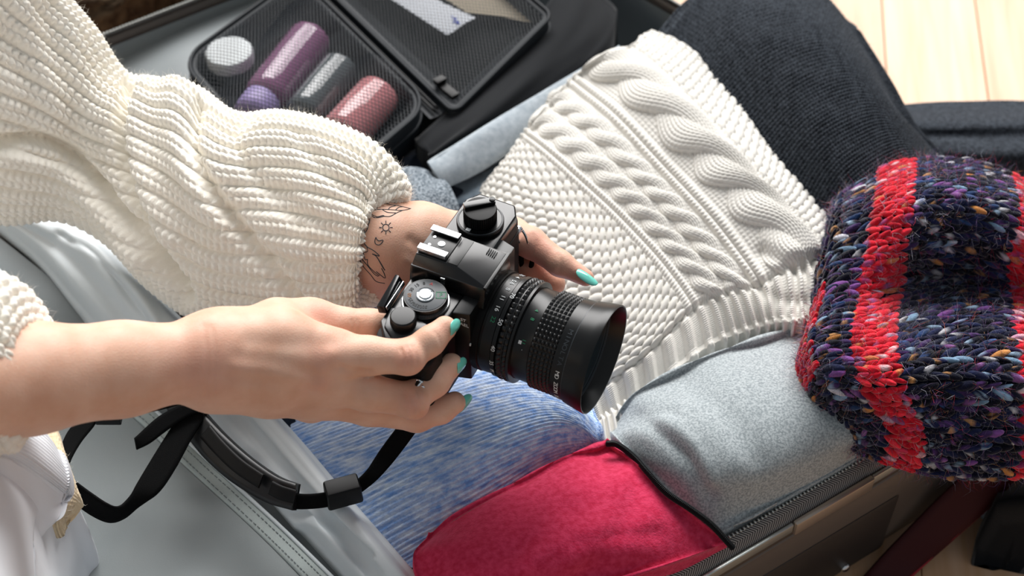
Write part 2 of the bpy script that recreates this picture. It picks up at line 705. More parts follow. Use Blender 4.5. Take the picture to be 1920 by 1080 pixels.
def cloth(name, rows, n, m, mt, parent=None, sk=None, disp=None, wr=.0, wc=(6, 6), su=1., sv=1., sides='NSWE', lines=None, seed_=1):
    """garment surface from control rows (px, py, height); skirt closes it down to its support"""
    G = A3(rows)
    R0, C0 = G.shape[:2]
    k = [0, 0, 0, 0]
    if sk:
        G, k = skirt(G, sk[0], sk[1], sides)
    tv, tu = tvec(k[0], R0 - 1, k[1], n), tvec(k[2], C0 - 1, k[3], m)
    D = up2(G, n, m, tv + k[0], tu + k[2])
    # parameters counted in control cells of the visible grid
    V = tv[:, None] * np.ones((1, m))
    U = tu[None] * np.ones((n, 1))
    N = normals(D)
    if (N[n // 2, m // 2] @ CW) < 0:
        N = -N
    h = np.zeros((n, m))
    if wr:
        h += wr * noise2(n, m, wc, seed_)
    if lines:
        h += valley(D, lines, N)
    if disp is not None:
        h += disp(U, V)
    D = D + N * h[..., None]
    uv = np.stack([U * su, V * sv], -1)
    flip = (np.cross(D[n // 2 + 1, m // 2] - D[n // 2, m // 2], D[n // 2, m // 2 + 1] - D[n // 2, m // 2]) @ CW) < 0
    o = grid_obj(name, D, mt, parent, uv=uv, flip=not flip)
    return o, D, N


def sleeve(name, st, n, m, mt, parent=None, disp=None, lines=None, wr=0, wc=(8, 8), seed_=1, zend=None):
    """closed tube from stations (upper px, lower px, centre height, depth ratio[, centre shift])"""
    rings = []
    for s in st:
        (ux, uy), (lx, ly), zc, ratio = s[:4]
        c = at((ux + lx) / 2, (uy + ly) / 2, zc)
        dep = -((c - CP) @ CW)
        a = ((ux - lx) / 2 * CX - (uy - ly) / 2 * CU) * dep / FPX
        b = CW * np.linalg.norm(a) * ratio
        th = np.arange(16) / 16 * 2 * np.pi
        near = (CX * (s[4] if len(s) > 4 else 0) * dep / FPX) * np.clip(np.sin(th), 0, 1)[:, None]
        rings.append(c + a * np.cos(th)[:, None] + b * np.sin(th)[:, None] + near)
    R = crom(np.array(rings), n)
    D = np.swapaxes(crom_closed(np.swapaxes(R, 0, 1), m), 0, 1)
    N = normals(D, True)
    if (N[n // 2, m // 4] @ CW) < 0:
        N = -N
    h = np.zeros((n, m))
    V = np.linspace(0, len(st) - 1, n)[:, None] * np.ones((1, m))
    U = np.arange(m)[None] / m * np.ones((n, 1))
    if wr:
        nz = noise2(n, m, wc, seed_)
        bl = np.clip(np.minimum(np.arange(m), m - np.arange(m)) / (m * .06), 0, 1)
        h += wr * nz * bl
    if lines:
        h += valley(D, lines, N)
    if disp is not None:
        h += disp(U, V, D)
    D = D + N * h[..., None]
    a_ = D[n // 2 + 1, m // 4] - D[n // 2, m // 4]
    b_ = D[n // 2, m // 4 + 1] - D[n // 2, m // 4]
    flip = (np.cross(a_, b_) @ CW) > 0
    o = grid_obj(name, D, mt, parent, wrap=True, flip=flip, uv=np.stack([U, V], -1))
    return o, D, N


def fuzz(name, D, N, count, length, width, mt, parent, keep=None, col=None):
    """loose fibres standing off a woollen surface"""
    P = D.reshape(-1, 3)
    Q = N.reshape(-1, 3)
    f = np.nonzero((Q @ CW) > -.35)[0] if keep is None else keep
    idx = rng.choice(f, count)
    p = P[idx]
    nn = Q[idx]
    d1 = nn * .5 + rng.normal(size=(count, 3)) * .6
    d1 /= np.linalg.norm(d1, axis=1, keepdims=True)
    d2 = d1 + rng.normal(size=(count, 3)) * .7
    d2 /= np.linalg.norm(d2, axis=1, keepdims=True)
    ln = length * (.4 + rng.random((count, 1)))
    s = np.cross(d1, rng.normal(size=(count, 3)))
    s /= np.linalg.norm(s, axis=1, keepdims=True)
    a = p - nn * .0004
    b_ = a + d1 * ln * .5
    c = b_ + d2 * ln * .5
    w = width
    V = np.stack([a - s * w, a + s * w, b_ - s * w * .8, b_ + s * w * .8, c], 1).reshape(-1, 3)
    o5 = np.arange(count)[:, None] * 5
    F = np.concatenate([o5 + np.array([[0, 1, 3]]), o5 + np.array([[0, 3, 2]]), o5 + np.array([[2, 3, 4]])])
    at_ = None
    if col is not None:
        at_ = {'col': ('FLOAT_COLOR', np.repeat(col(count), 5, 0))}
    o = link(name, mesh_np(name, V, F, at_), mt, parent)
    return tag(o, kind='stuff')


# ------------------------------------------------------------------ floor
bm = bmesh.new()
FZ = -.028
bm_box(bm, (-2.6, -2.2, -.03), (2.6, 3.2, -.004))
floor = bm_obj('floor', bm, m_floor_gap)
tag(floor, 'pale wooden plank floor under the open suitcase', kind='structure')
PW = .098
FR_ANG = math.radians(-7)
q_ = at(1660, 100, FZ)
fx0 = q_[0] * math.cos(-FR_ANG) - q_[1] * math.sin(-FR_ANG)
floor.rotation_euler = (0, 0, FR_ANG)
floor.location = (0, 0, FZ)
bmp = bmesh.new()
bm_box(bmp, (-PW / 2 + .0004, -.6, -.006), (PW / 2 - .0004, .5985, 0))
bmesh.ops.bevel(bmp, geom=list(bmp.edges), offset=.0007, segments=1, affect='EDGES')
pme = []
for i in range(4):
    q = bpy.data.meshes.new('plank')
    bmp.to_mesh(q)
    q.materials.append(m_wood[i])
    pme.append(q)
bmp.free()
for ix in range(-25, 25):
    off = (ix * .47) % 1.2
    for iy in range(-2, 3):
        o = bpy.data.objects.new('plank', pme[(ix * 3 + iy * 2) % 4])
        COL.objects.link(o)
        o.parent = floor
        o.location = (fx0 % PW + PW / 2 + ix * PW, iy * 1.2 + off, 0)

# ------------------------------------------------------------------ suitcase
RIM = .10
Bc, Rc, Tc, Lc = [np.array(p) for p in ((0., -.2395), (.505, .085), (-.03, .63), (-.53, .285))]


def quad_path(pts, rad, seg=8):
    out = []
    n = len(pts)
    for i in range(n):
        p, a, b = pts[i], pts[i - 1], pts[(i + 1) % n]
        da = (a - p) / np.linalg.norm(a - p)
        db = (b - p) / np.linalg.norm(b - p)
        for k in range(seg + 1):
            t = k / seg
            q0 = p + da * rad * (1 - t)
            q1 = p + db * rad * t
            out.append(q0 * (1 - t) + q1 * t)
    return np.array(out)


def inset_path(P, d):
    """move a closed ccw path inward by d"""
    T = np.roll(P, -1, 0) - np.roll(P, 1, 0)
    T /= np.linalg.norm(T, axis=1, keepdims=True)
    Nn = np.stack([-T[:, 1], T[:, 0]], 1)
    return P + Nn * d


def densify(P, step=.012):
    out = []
    for a, b in zip(P, np.roll(P, -1, 0)):
        k = max(1, int(np.linalg.norm(b - a) / step))
        for i in range(k):
            out.append(a + (b - a) * i / k)
    return np.array(out)


def loop_band(P, prof):
    """sweep profile [(inset, z)] round a closed path -> grid (len(prof), len(P), 3)"""
    return np.array([np.concatenate([inset_path(P, d), np.full((len(P), 1), z)], 1) for d, z in prof])


suitcase = empty('suitcase', (0, .2, FZ))
tag(suitcase, 'large bronze-grey hard-shell suitcase lying open on the floor, packed with clothes', 'suitcase')


def sc_part(o, parent=suitcase):
    o.parent = parent
    o.matrix_parent_inverse = Matrix.Translation((0, -.2, -FZ))
    return o


case = densify(quad_path([Bc, Rc, Tc, Lc], .07))
sh = loop_band(case, [(.055, -.0265), (.03, -.026), (.008, -.0215), (-.001, -.012), (-.004, .004), (-.0035, .05), (-.001, .076), (0, .078), (0, .079), (.0015, .0795), (.0015, .0812), (0, .082), (-.0005, .09), (.0, .0965), (.003, .099), (.007, .099), (.009, .095), (.011, .07), (.016, .03), (.03, .012), (.2, .011)])
o = grid_obj('shell', sh, m_shell, wrap=True)
sc_part(o)
bmv = bmesh.new()
vsf = [bmv.verts.new((p[0], p[1], -.0268)) for p in inset_path(case, .05)]
bmv.faces.new(vsf)
vsf = [bmv.verts.new((p[0], p[1], .0125)) for p in inset_path(case, .02)]
bmv.faces.new(vsf)
sc_part(bm_obj('base_lining', bmv, m_lining_dark))
il = loop_band(case, [(.0125, .093), (.014, .07), (.019, .03), (.034, .013)])
sc_part(grid_obj('side_lining', il, m_lining_dark, wrap=True))
# zipper tape standing on the rim, with teeth
zt = loop_band(case, [(.0015, .0985), (.003, .1015), (.006, .1045), (.0095, .1070), (.0108, .1065), (.0085, .1035), (.006, .100)])
cum = np.concatenate([[0], np.cumsum(np.linalg.norm(np.diff(case, axis=0), axis=1))])
uvz = np.stack([np.broadcast_to(cum[None], zt.shape[:2]), np.broadcast_to(np.array([0, .003, .007, .0115, .013, .016, .02])[:, None], zt.shape[:2])], -1)
sc_part(grid_obj('zipper_tape', zt, m_zip_tape, wrap=True, uv=uvz))
tp = densify(case, .0026)
tpi = np.concatenate([inset_path(tp, .0103), np.full((len(tp), 1), .1072)], 1)
Tt = np.roll(tpi, -1, 0) - np.roll(tpi, 1, 0)
Tt /= np.linalg.norm(Tt, axis=1, keepdims=True)
Nt = np.stack([-Tt[:, 1], Tt[:, 0], 0 * Tt[:, 0]], 1)
cube = np.array([[x, y, z] for x in (-1, 1) for y in (-1, 1) for z in (-1, 1)]) * .5
Vt = tpi[:, None] + cube[None, :, :1] * .0013 * Tt[:, None] + cube[None, :, 1:2] * .0024 * Nt[:, None] + cube[None, :, 2:] * .0014 * np.array([0, 0, 1.])
Ft = (np.arange(len(tpi))[:, None, None] * 8 + np.array([[0, 1, 3, 2], [4, 6, 7, 5], [0, 4, 5, 1], [2, 3, 7, 6], [0, 2, 6, 4], [1, 5, 7, 3]])[None]).reshape(-1, 4)
o = link('zipper_teeth', mesh_np('zipper_teeth', Vt.reshape(-1, 3), Ft), m_shell_silver, None, False)
sc_part(o)
tag(o, kind='stuff')


def side_frame(s, side=(Bc, Rc)):
    """point on a straight side, s metres from its first corner"""
    a, b = side
    t = (b - a) / np.linalg.norm(b - a)
    return a + t * s, t, np.array([t[1], -t[0]])


def side_box(name, s0, s1, d0, d1, z0, z1, mt, side=(Bc, Rc), bevel=.001, parent=suitcase):
    p, t, nn = side_frame(0, side)
    bm = bmesh.new()
    q = lambda s, d, z: Vector((*(p + t * s + nn * d), z))
    bm_hex(bm, [q(s0, d0, z0), q(s1, d0, z0), q(s1, d1, z0), q(s0, d1, z0), q(s0, d0, z1), q(s1, d0, z1), q(s1, d1, z1), q(s0, d1, z1)])
    return sc_part(bm_obj(name, bm, mt, bevel=bevel), parent)


# rim bands: silver piece, bronze carry handle piece, silver piece
side_box('rim_band', .03, .222, -.0005, .0022, .090, .0990, m_shell_silver)
side_box('carry_handle', .2225, .292, -.0005, .0042, .087, .1005, m_shell_light, bevel=.0018)
side_box('rim_band', .2925, .54, -.0005, .0022, .090, .0990, m_shell_silver)
side_box('handle_recess_shade', .09, .327, -.004, .0046, -.016, .055, m_recess_shade, bevel=.012)  # raised box; its dark colour stands for shade inside a recess
p, t, nn = side_frame(.288)
bmr = bmesh.new()
bmesh.ops.create_uvsphere(bmr, u_segments=16, v_segments=8, radius=.0042)
for v in bmr.verts:
    v.co = Vector((v.co.x * .6 * nn[0] + v.co.y * t[0], v.co.x * .6 * nn[1] + v.co.y * t[1], v.co.z)) + Vector((*(p + nn * .0048), -.010))
sc_part(bm_obj('rivet', bmr, m_metal, smooth=True))

# lid half lying open to the lower left
hn = np.array([-(Lc - Bc)[1], (Lc - Bc)[0]])
hn /= np.linalg.norm(hn)
if hn[0] > 0:
    hn = -hn
La, Lb = Bc + hn * .004, Lc + hn * .004
lidc = densify(quad_path([La + hn * .56, La, Lb, Lb + hn * .56], .05))
ls = loop_band(lidc, [(.05, -.0265), (.012, -.022), (.002, -.005), (0, .088), (.003, .092), (.007, .09), (.010, .06)])
lid = sc_part(grid_obj('lid', ls, m_shell, wrap=True))
bmv = bmesh.new()
for d_, z_ in ((.045, -.0268), (.009, .07)):
    vsf = [bmv.verts.new((p[0], p[1], z_)) for p in inset_path(lidc, d_)]
    bmv.faces.new(vsf)
LIDBASE = bmv
lid['label'] = 'open lid half with a zipped grey divider panel'


def sub(o, parent):
    o.parent = parent
    o.matrix_parent_inverse = parent.matrix_parent_inverse.copy()
    o.matrix_parent_inverse = Matrix.Translation((0, 0, 0))
    return o


# ------------------------------------------------------------------ divider panel, trim and zip on the lid
pe = crom(np.array([at(*p) for p in ((-190, 335, .100), (-60, 452, .100), (130, 640, .099), (290, 772, .098), (372, 850, .098), (520, 985, .098), (640, 1102, .098), (790, 1245, .097))]), 60)
dl = np.array([-.76, -.66, 0]) / np.linalg.norm([.76, .66])
wds = np.array([0, .010, .0125, .0135, .1, .25, .50, .52])
zz = np.array([.0, .0006, .0, -.0012, -.002, -.003, -.002, -.02])
Dp = np.array([pe + dl * w + np.array([0, 0, z]) for w, z in zip(wds[3:], zz[3:])])
Dp = up2(Dp, 50, 80)
Dp[..., 2] += .0012 * noise2(50, 80, (4, 5), 5)
sub(grid_obj('divider_panel', Dp, m_panel, flip=True), lid)
Dt = np.array([pe + dl * w + np.array([0, 0, z]) for w, z in ((0, -.004), (0, .001), (.0065, .0018), (.0125, .0012), (.0132, -.003))])
sub(grid_obj('panel_trim', up2(Dt, 16, 200), m_panel_trim, flip=True), lid)
V, F = tube_np(pe + np.array([0, 0, .0022]) - dl * .0002, .0013, 8)
sub(link('panel_zip', mesh_np('panel_zip', V, tri_from_quads(F)), m_lining), lid)
# seam stitches on the trim
sts = []
pl_ = crom(pe, 420)
for off in (.0045, .0105):
    for i in range(0, 418, 3):
        a = pl_[i] + dl * off + np.array([0, 0, .0021])
        b = pl_[i + 2] + dl * off + np.array([0, 0, .0021])
        sts.append(tube_np(np.array([a, (a + b) / 2 + [0, 0, .0003], b]), .00028, 4))
V, F = join_np(sts)
o = sub(link('seam_stitches', mesh_np('seam_stitches', V, tri_from_quads(F)), m_lining_dark), lid)
tag(o, kind='stuff')

sub(bm_obj('lid_lining', LIDBASE, m_lining_dark), lid)
# silver-grey lining flap folded over the hinge side
fl_r = [(60, 398, .112), (150, 430, .128), (240, 505, .134), (335, 595, .134), (440, 700, .13), (545, 815, .128), (645, 935, .128), (770, 1080, .126), (860, 1190, .122)]
fl_l = [(-30, 405, .100), (70, 480, .104), (150, 570, .106), (235, 665, .106), (345, 745, .106), (440, 845, .106), (540, 950, .106), (650, 1075, .104), (740, 1180, .102)]
rowsF = []
for f, dz in ((0, 0), (.2, .006), (.42, .004), (.6, .009), (.8, .008), (.93, .003), (1, -.006)):
    rowsF.append([(a[0] + (b[0] - a[0]) * f, a[1] + (b[1] - a[1]) * f, a[2] + (b[2] - a[2]) * f + dz) for a, b in zip(fl_l, fl_r)])
o, D, N = cloth('lining_flap', rowsF, 110, 260, m_lining, None, sk=(.007, .09), wr=.0011, wc=(4, 7), seed_=9,
                lines=[([(110, 440), (180, 480), (270, 600), (330, 690)], 9, -.004), ([(130, 445), (240, 530), (300, 610), (345, 680)], 9, .003),
                       ([(430, 760), (520, 860), (610, 970), (700, 1080)], 12, -.0045), ([(560, 960), (620, 985), (690, 1040)], 10, -.004), ([(400, 800), (470, 870), (560, 980)], 14, .003)])
sc_part(o)
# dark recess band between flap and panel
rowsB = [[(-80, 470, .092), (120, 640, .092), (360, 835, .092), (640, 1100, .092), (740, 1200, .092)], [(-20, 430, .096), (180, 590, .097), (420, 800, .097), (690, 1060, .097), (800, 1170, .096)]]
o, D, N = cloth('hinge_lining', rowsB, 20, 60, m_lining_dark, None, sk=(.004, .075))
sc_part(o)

# ------------------------------------------------------------------ clothes at the bottom of the case
def thing_cloth(name, label, cat, rows, n, m, mt, group=None, **kw):
    o, D, N = cloth(name, rows, n, m, mt, None, **kw)
    tag(o, label, cat, group)
    return o, D, N


thing_cloth('folded_trousers', 'dark navy folded trousers under the hands, at the bottom of the suitcase', 'trousers',
            [[(330, 500, .085), (520, 420, .09), (700, 330, .095), (880, 250, .095)],
             [(420, 620, .098), (600, 560, .104), (780, 480, .104), (960, 400, .1)],
             [(520, 770, .100), (700, 690, .106), (880, 600, .106), (1040, 520, .1)],
             [(600, 840, .09), (760, 780, .096), (940, 700, .096), (1080, 640, .09)]],
            70, 90, m_navy_cloth, sk=(.01, .014), wr=.0015, wc=(5, 6))
thing_cloth('wool_scarf', 'black herringbone wool scarf edge showing under the cream sleeve', 'scarf',
            [[(250, 470, .112), (330, 520, .114), (400, 560, .112)], [(300, 560, .114), (360, 600, .116), (430, 620, .114)], [(330, 630, .106), (390, 660, .108), (460, 680, .106)]],
            50, 50, m_black_cloth, sk=(.006, .09), wr=.0008)
thing_cloth('tweed_jacket', 'grey tweed jacket corner beside the tattooed wrist', 'jacket',
            [[(700, 330, .115), (770, 318, .125), (820, 330, .118)], [(720, 375, .13), (790, 365, .138), (845, 375, .125)], [(740, 430, .128), (800, 425, .132), (862, 410, .116)]],
            60, 60, m_tweed, sk=(.006, .06), wr=.001)
# slate grey folded top and light grey rolled top
thing_cloth('slate_shirt', 'slate grey folded top beneath the light grey roll', 'top',
            [[(820, 345, .095), (930, 280, .1), (1040, 205, .1), (1150, 140, .095)], [(850, 375, .1), (960, 320, .106), (1070, 250, .106), (1180, 180, .1)], [(880, 430, .092), (1000, 370, .098), (1110, 300, .098), (1220, 220, .092)]],
            60, 80, m_dkgrey, sk=(.008, .03), wr=.001)
sto = [((805, 300), (838, 352), .118, .5), ((850, 272), (895, 326), .118, .5), ((930, 222), (975, 275), .119, .45), ((1010, 175), (1055, 225), .12, .42), ((1090, 128), (1135, 178), .12, .42), ((1160, 85), (1205, 135), .12, .4)]
o, D, N = sleeve('rolled_top', [((812, 322), (826, 344), .117, .3), ((806, 306), (835, 350), .117, .42)] + sto, 90, 64, m_ltgrey, wr=.001, wc=(7, 6))
tag(o, 'light grey jersey top folded into a long roll beside the black shirt', 'top')
# black shirt
thing_cloth('black_shirt', 'black folded shirt between the toiletry bag and the light grey roll', 'shirt',
            [[(790, 262, .112), (880, 180, .118), (970, 90, .118), (1040, 0, .118), (1080, -50, .11)],
             [(812, 285, .12), (910, 212, .128), (1005, 125, .128), (1080, 45, .126), (1110, -20, .115)],
             [(830, 296, .115), (940, 228, .12), (1040, 155, .12), (1125, 82, .116), (1150, 20, .108)]],
            60, 90, m_black_cloth, sk=(.006, .04), wr=.0012)

# ------------------------------------------------------------------ blue knit, red fleece, grey sweatshirt
o, D, N = thing_cloth('blue_blanket', 'blue and white heathered fleece blanket folded beneath the camera lens', 'blanket',
            [[(490, 800, .082), (640, 735, .116), (780, 690, .12), (900, 655, .12), (1020, 675, .118), (1095, 740, .108)],
             [(550, 858, .106), (700, 800, .132), (840, 745, .136), (960, 715, .136), (1055, 735, .132), (1112, 785, .12)],
             [(640, 950, .110), (780, 880, .136), (920, 820, .138), (1030, 785, .138), (1085, 795, .133), (1120, 825, .12)],
             [(740, 1065, .102), (860, 995, .108), (960, 930, .110), (1050, 875, .106), (1100, 855, .108), (1122, 850, .100)]],
            200, 260, m_blue_knit, sk=(.008, .03), wr=.0012, wc=(6, 7), su=1., sv=1.,
            disp=lambda U, V: .0005 * np.sin(2 * np.pi * (V * 15 + .15 * np.sin(U * 3))))
m = m_blue_knit
for nd in m.node_tree.nodes:
    if nd.type == 'MAPPING':
        nd.inputs['Scale'].default_value = (4.5, 10, 1)

o, D, N = thing_cloth('red_fleece_jacket', 'folded raspberry red fleece jacket with black zip edge at the suitcase front', 'jacket',
            [[(808, 1008, .118), (856, 976, .126), (960, 920, .128), (1060, 868, .128), (1138, 842, .120)],
             [(786, 1046, .128), (885, 1015, .141), (995, 962, .143), (1110, 918, .143), (1198, 890, .136)],
             [(812, 1110, .130), (930, 1080, .143), (1050, 1030, .146), (1172, 990, .143), (1278, 962, .130)],
             [(905, 1165, .112), (1010, 1128, .120), (1130, 1090, .122), (1250, 1052, .121), (1346, 1018, .110)]],
            170, 200, m_red_fleece, sk=(.005, .03), wr=.0012, wc=(5, 6), seed_=4,
            lines=[([(1140, 850), (1120, 920), (1080, 1000)], 30, -.003), ([(1200, 900), (1180, 960), (1140, 1030), (1100, 1080)], 28, -.0028), ([(900, 1060), (1000, 1020), (1060, 960)], 30, -.0025), ([(1010, 1060), (1120, 1010), (1230, 1000)], 22, -.0025)])
fleece = o
edge = np.array([at(*p) for p in ((1138, 832, .128), (1158, 834, .131), (1190, 858, .134), (1214, 885, .138), (1250, 924, .138), (1296, 955, .134), (1335, 985, .124), (1375, 1028, .112))])
tube('zip_edge', edge, .0022, m_black_cloth, fleece, 10, n=120)
ez = crom(edge, 130)
tt = np.gradient(ez, axis=0)
tt /= np.linalg.norm(tt, axis=1, keepdims=True)
sd = np.cross(tt, [0, 0, 1.])
teeth = []
for i in range(1, 129):
    a = ez[i] + np.array([0, 0, .0022]) + sd[i] * .0007
    teeth.append(tube_np(np.array([a - sd[i] * .0012, a + np.array([0, 0, .0003]), a + sd[i] * .0012]), .00035, 5))
V, F = join_np(teeth)
o = link('zip_edge_teeth', mesh_np('zip_edge_teeth', V, tri_from_quads(F)), m_plastic, fleece)
tag(o, kind='stuff')

thing_cloth('grey_sweatshirt', 'pale grey marl sweatshirt folded between the red fleece and the striped hat', 'sweatshirt',
            [[(1148, 806, .105), (1190, 748, .124), (1285, 696, .134), (1400, 652, .136), (1520, 620, .136), (1640, 596, .13)],
             [(1160, 822, .122), (1225, 790, .145), (1330, 742, .153), (1440, 710, .153), (1560, 680, .15), (1680, 660, .145)],
             [(1200, 865, .128), (1280, 850, .150), (1380, 812, .156), (1490, 780, .156), (1610, 750, .15), (1730, 720, .142)],
             [(1270, 935, .124), (1350, 912, .139), (1440, 880, .142), (1545, 845, .14), (1650, 810, .138), (1760, 770, .13)],
             [(1335, 1000, .108), (1405, 968, .110), (1490, 922, .110), (1580, 872, .109), (1680, 815, .107), (1780, 762, .106)]],
            170, 220, m_grey_fleece, sk=(.003, .03), wr=.0014, wc=(5, 7), seed_=12,
            lines=[([(1190, 780), (1230, 800), (1290, 860), (1330, 930)], 20, -.0045), ([(1170, 790), (1200, 770), (1260, 770)], 15, -.003), ([(1300, 720), (1360, 770), (1420, 860)], 30, -.003), ([(1240, 790), (1290, 830), (1330, 900)], 18, .003)])

# ------------------------------------------------------------------ white cable-knit jumper
cols = [
    [(905, 375), (945, 430), (990, 500), (1035, 585), (1075, 670), (1105, 745), (1122, 805)],
    [(950, 318), (1010, 385), (1075, 455), (1130, 530), (1178, 605), (1205, 668), (1215, 722)],
    [(994, 256), (1055, 304), (1128, 370), (1190, 432), (1252, 500), (1304, 575), (1322, 640)],
    [(1037, 205), (1100, 255), (1177, 331), (1240, 397), (1305, 470), (1365, 548), (1390, 612)],
    [(1079, 154), (1144, 207), (1226, 292), (1291, 361), (1360, 440), (1425, 530), (1448, 596)],
    [(1136, 113), (1206, 154), (1290, 237), (1370, 315), (1440, 388), (1490, 485), (1500, 588)],
    [(1193, 93), (1258, 146), (1340, 232), (1425, 330), (1490, 395), (1550, 470), (1552, 565)],
    [(1226, 74), (1300, 112), (1370, 182), (1440, 285), (1520, 365), (1590, 440), (1600, 540)]]
zc = [.112, .128, .138, .143, .150, .162, .158, .140]
zv = [-.012, .0, .004, .004, .002, -.002, -.01]
rowsW = [[(*cols[c][r], zc[c] + zv[r]) for c in range(8)] for r in range(7)]


def white_disp(U, V):
    S = 1.0
    rowsn = V * 14.0          # fine stitch rows along the garment
    h = np.zeros_like(U)
    hem = V > 5.05
    # seed stitch field
    w = (U < 1.80)
    s = seed(U * 4.6 + .25 * np.sin(V * 3), V * 6.4 + .2 * np.sin(U * 4))
    h = np.where(w, .0034 * s, h)
    # plaited edge columns either side of the small ropes
    for a, b in ((1.80, 2.12), (3.80, 4.22)):
        k = (U >= a) & (U < b)
        q = (U - a) / (b - a) * 2
        h = np.where(k, .0034 * np.abs(np.sin(np.pi * q)) ** .6 * (.72 + .28 * np.abs(np.sin(np.pi * (rowsn * .95 + .7 * np.abs(fr(q) - .5)))) ** .8), h)
    # two small ropes on a reverse stitch ground
    k = (U >= 2.12) & (U < 3.80)
    g = .0007 * np.abs(np.sin(np.pi * rowsn)) * np.abs(np.sin(U * 30))
    for ce, sg in ((2.56, 1), (3.36, 1)):
        c = (U - ce) / .36
        hh, ex = rope(np.clip(c, -1.2, 1.2), sg * V * 2 * np.pi * 1.05 + ce, .66)
        fine = stock(ex * 1.6 + .25, rowsn * 1.0)
        hh = hh * .0046 + (hh > .05) * .0010 * fine
        g = np.maximum(g, hh)
    h = np.where(k, g, h)
    # broad cable
    k = (U >= 4.22) & (U < 6.0)
    g = .0008 * np.abs(np.sin(np.pi * rowsn)) * np.abs(np.sin(U * 34))
    c = (U - 5.10) / .66
    hh, ex = rope(np.clip(c, -1.2, 1.2), V * 2 * np.pi * .56 + .8, .70)
    fine = stock(ex * 2.6 + .25, rowsn * 1.1)
    g = np.maximum(g, hh * .0072 + (hh > .05) * .0013 * fine)
    h = np.where(k, g, h)
    # chunky back edge
    k = U >= 6.0
    h = np.where(k, .0034 * seed(U * 3.6, V * 6.5), h)
    # ribbed hem
    q = U * 3.0
    rib = .0030 * np.clip(np.sin(2 * np.pi * q) * 1.3, -.6, 1) * (.78 + .22 * np.abs(np.sin(np.pi * (rowsn * 1.3 + .6 * np.abs(fr(q * 2) - .5)))))
    t = np.clip((V - 5.0) / .12, 0, 1)
    t = t * t * (3 - 2 * t)
    pinch = -.0035 * np.exp(-((V - 5.02) / .07) ** 2)
    return h * (1 - t) + rib * t + pinch


thing_cloth('under_hem', 'x', 'x', [[(1130, 790, .11), (1220, 735, .115), (1330, 680, .118), (1440, 645, .118), (1530, 610, .115)], [(1135, 830, .108), (1230, 770, .112), (1340, 712, .115), (1450, 672, .115), (1540, 640, .112)]], 60, 260, m_white_knit, sk=(.005, .05),
            disp=lambda U, V: .0024 * np.clip(np.sin(2 * np.pi * U * 7.5) * 1.3, -.6, 1))
under = bpy.data.objects['under_hem']
for k_ in ('label', 'category'):
    del under[k_]
jumper, D, N = thing_cloth('cable_jumper', 'white cotton cable-knit jumper folded in the middle of the suitcase', 'jumper',
                           rowsW, 640, 680, m_white_knit, sk=(.009, .06), disp=white_disp, wr=.0016, wc=(6, 6), seed_=21,
                           lines=[([(1430, 470), (1490, 500), (1540, 480)], 14, -.005), ([(1400, 520), (1460, 560), (1520, 560)], 12, -.003)])
under.parent = jumper
under.name = 'back_hem'

# ------------------------------------------------------------------ charcoal jumper draped over the far rim
rowsC = [[(1236, 85, .118), (1315, 5, .135), (1420, -45, .142), (1515, -20, .132), (1590, 50, .105)],
         [(1320, 150, .138), (1415, 75, .166), (1510, 45, .174), (1590, 85, .155), (1650, 150, .108)],
         [(1425, 270, .142), (1508, 200, .172), (1592, 165, .180), (1658, 195, .160), (1708, 250, .110)],
         [(1540, 400, .142), (1600, 330, .168), (1664, 285, .174), (1722, 285, .155), (1772, 312, .108)],
         [(1640, 520, .138), (1690, 440, .158), (1745, 390, .16), (1800, 370, .142), (1850, 385, .098)]]
charcoal, D, N = thing_cloth('charcoal_jumper', 'charcoal wool jumper bulging over the far rim of the suitcase', 'jumper', rowsC, 420, 330, m_charcoal, sk=(.016, .01), wr=.0016, wc=(6, 6), seed_=31,
                             disp=lambda U, V: .0030 * stock(V * 11 + .5 * U + .3 * np.sin(U * 2.2), U * 15))
fuzz('fuzz', D, N, 9000, .006, .00007, m_charcoal, charcoal)
o, D, N = cloth('hanging_sleeve', [[(1670, 205, .035), (1760, 200, .045), (1850, 197, .046), (1960, 195, .046), (2080, 192, .04)],
                                   [(1680, 232, .06), (1770, 230, .074), (1860, 228, .076), (1960, 226, .076), (2080, 225, .07)],
                                   [(1700, 262, .060), (1790, 260, .071), (1880, 258, .073), (1970, 258, .073), (2080, 255, .066)],
                                   [(1720, 292, .06), (1810, 292, .076), (1900, 292, .078), (1980, 292, .078), (2090, 292, .07)],
                                   [(1760, 340, .04), (1850, 350, .05), (1930, 355, .05), (2000, 360, .05), (2100, 360, .04)]], 160, 200, m_charcoal, charcoal, sk=(.014, FZ + .001),
                wr=.0014, seed_=7, disp=lambda U, V: .0014 * stock(V * 8, U * 12))
o['label'] = 'charcoal sleeve trailing onto the floor'

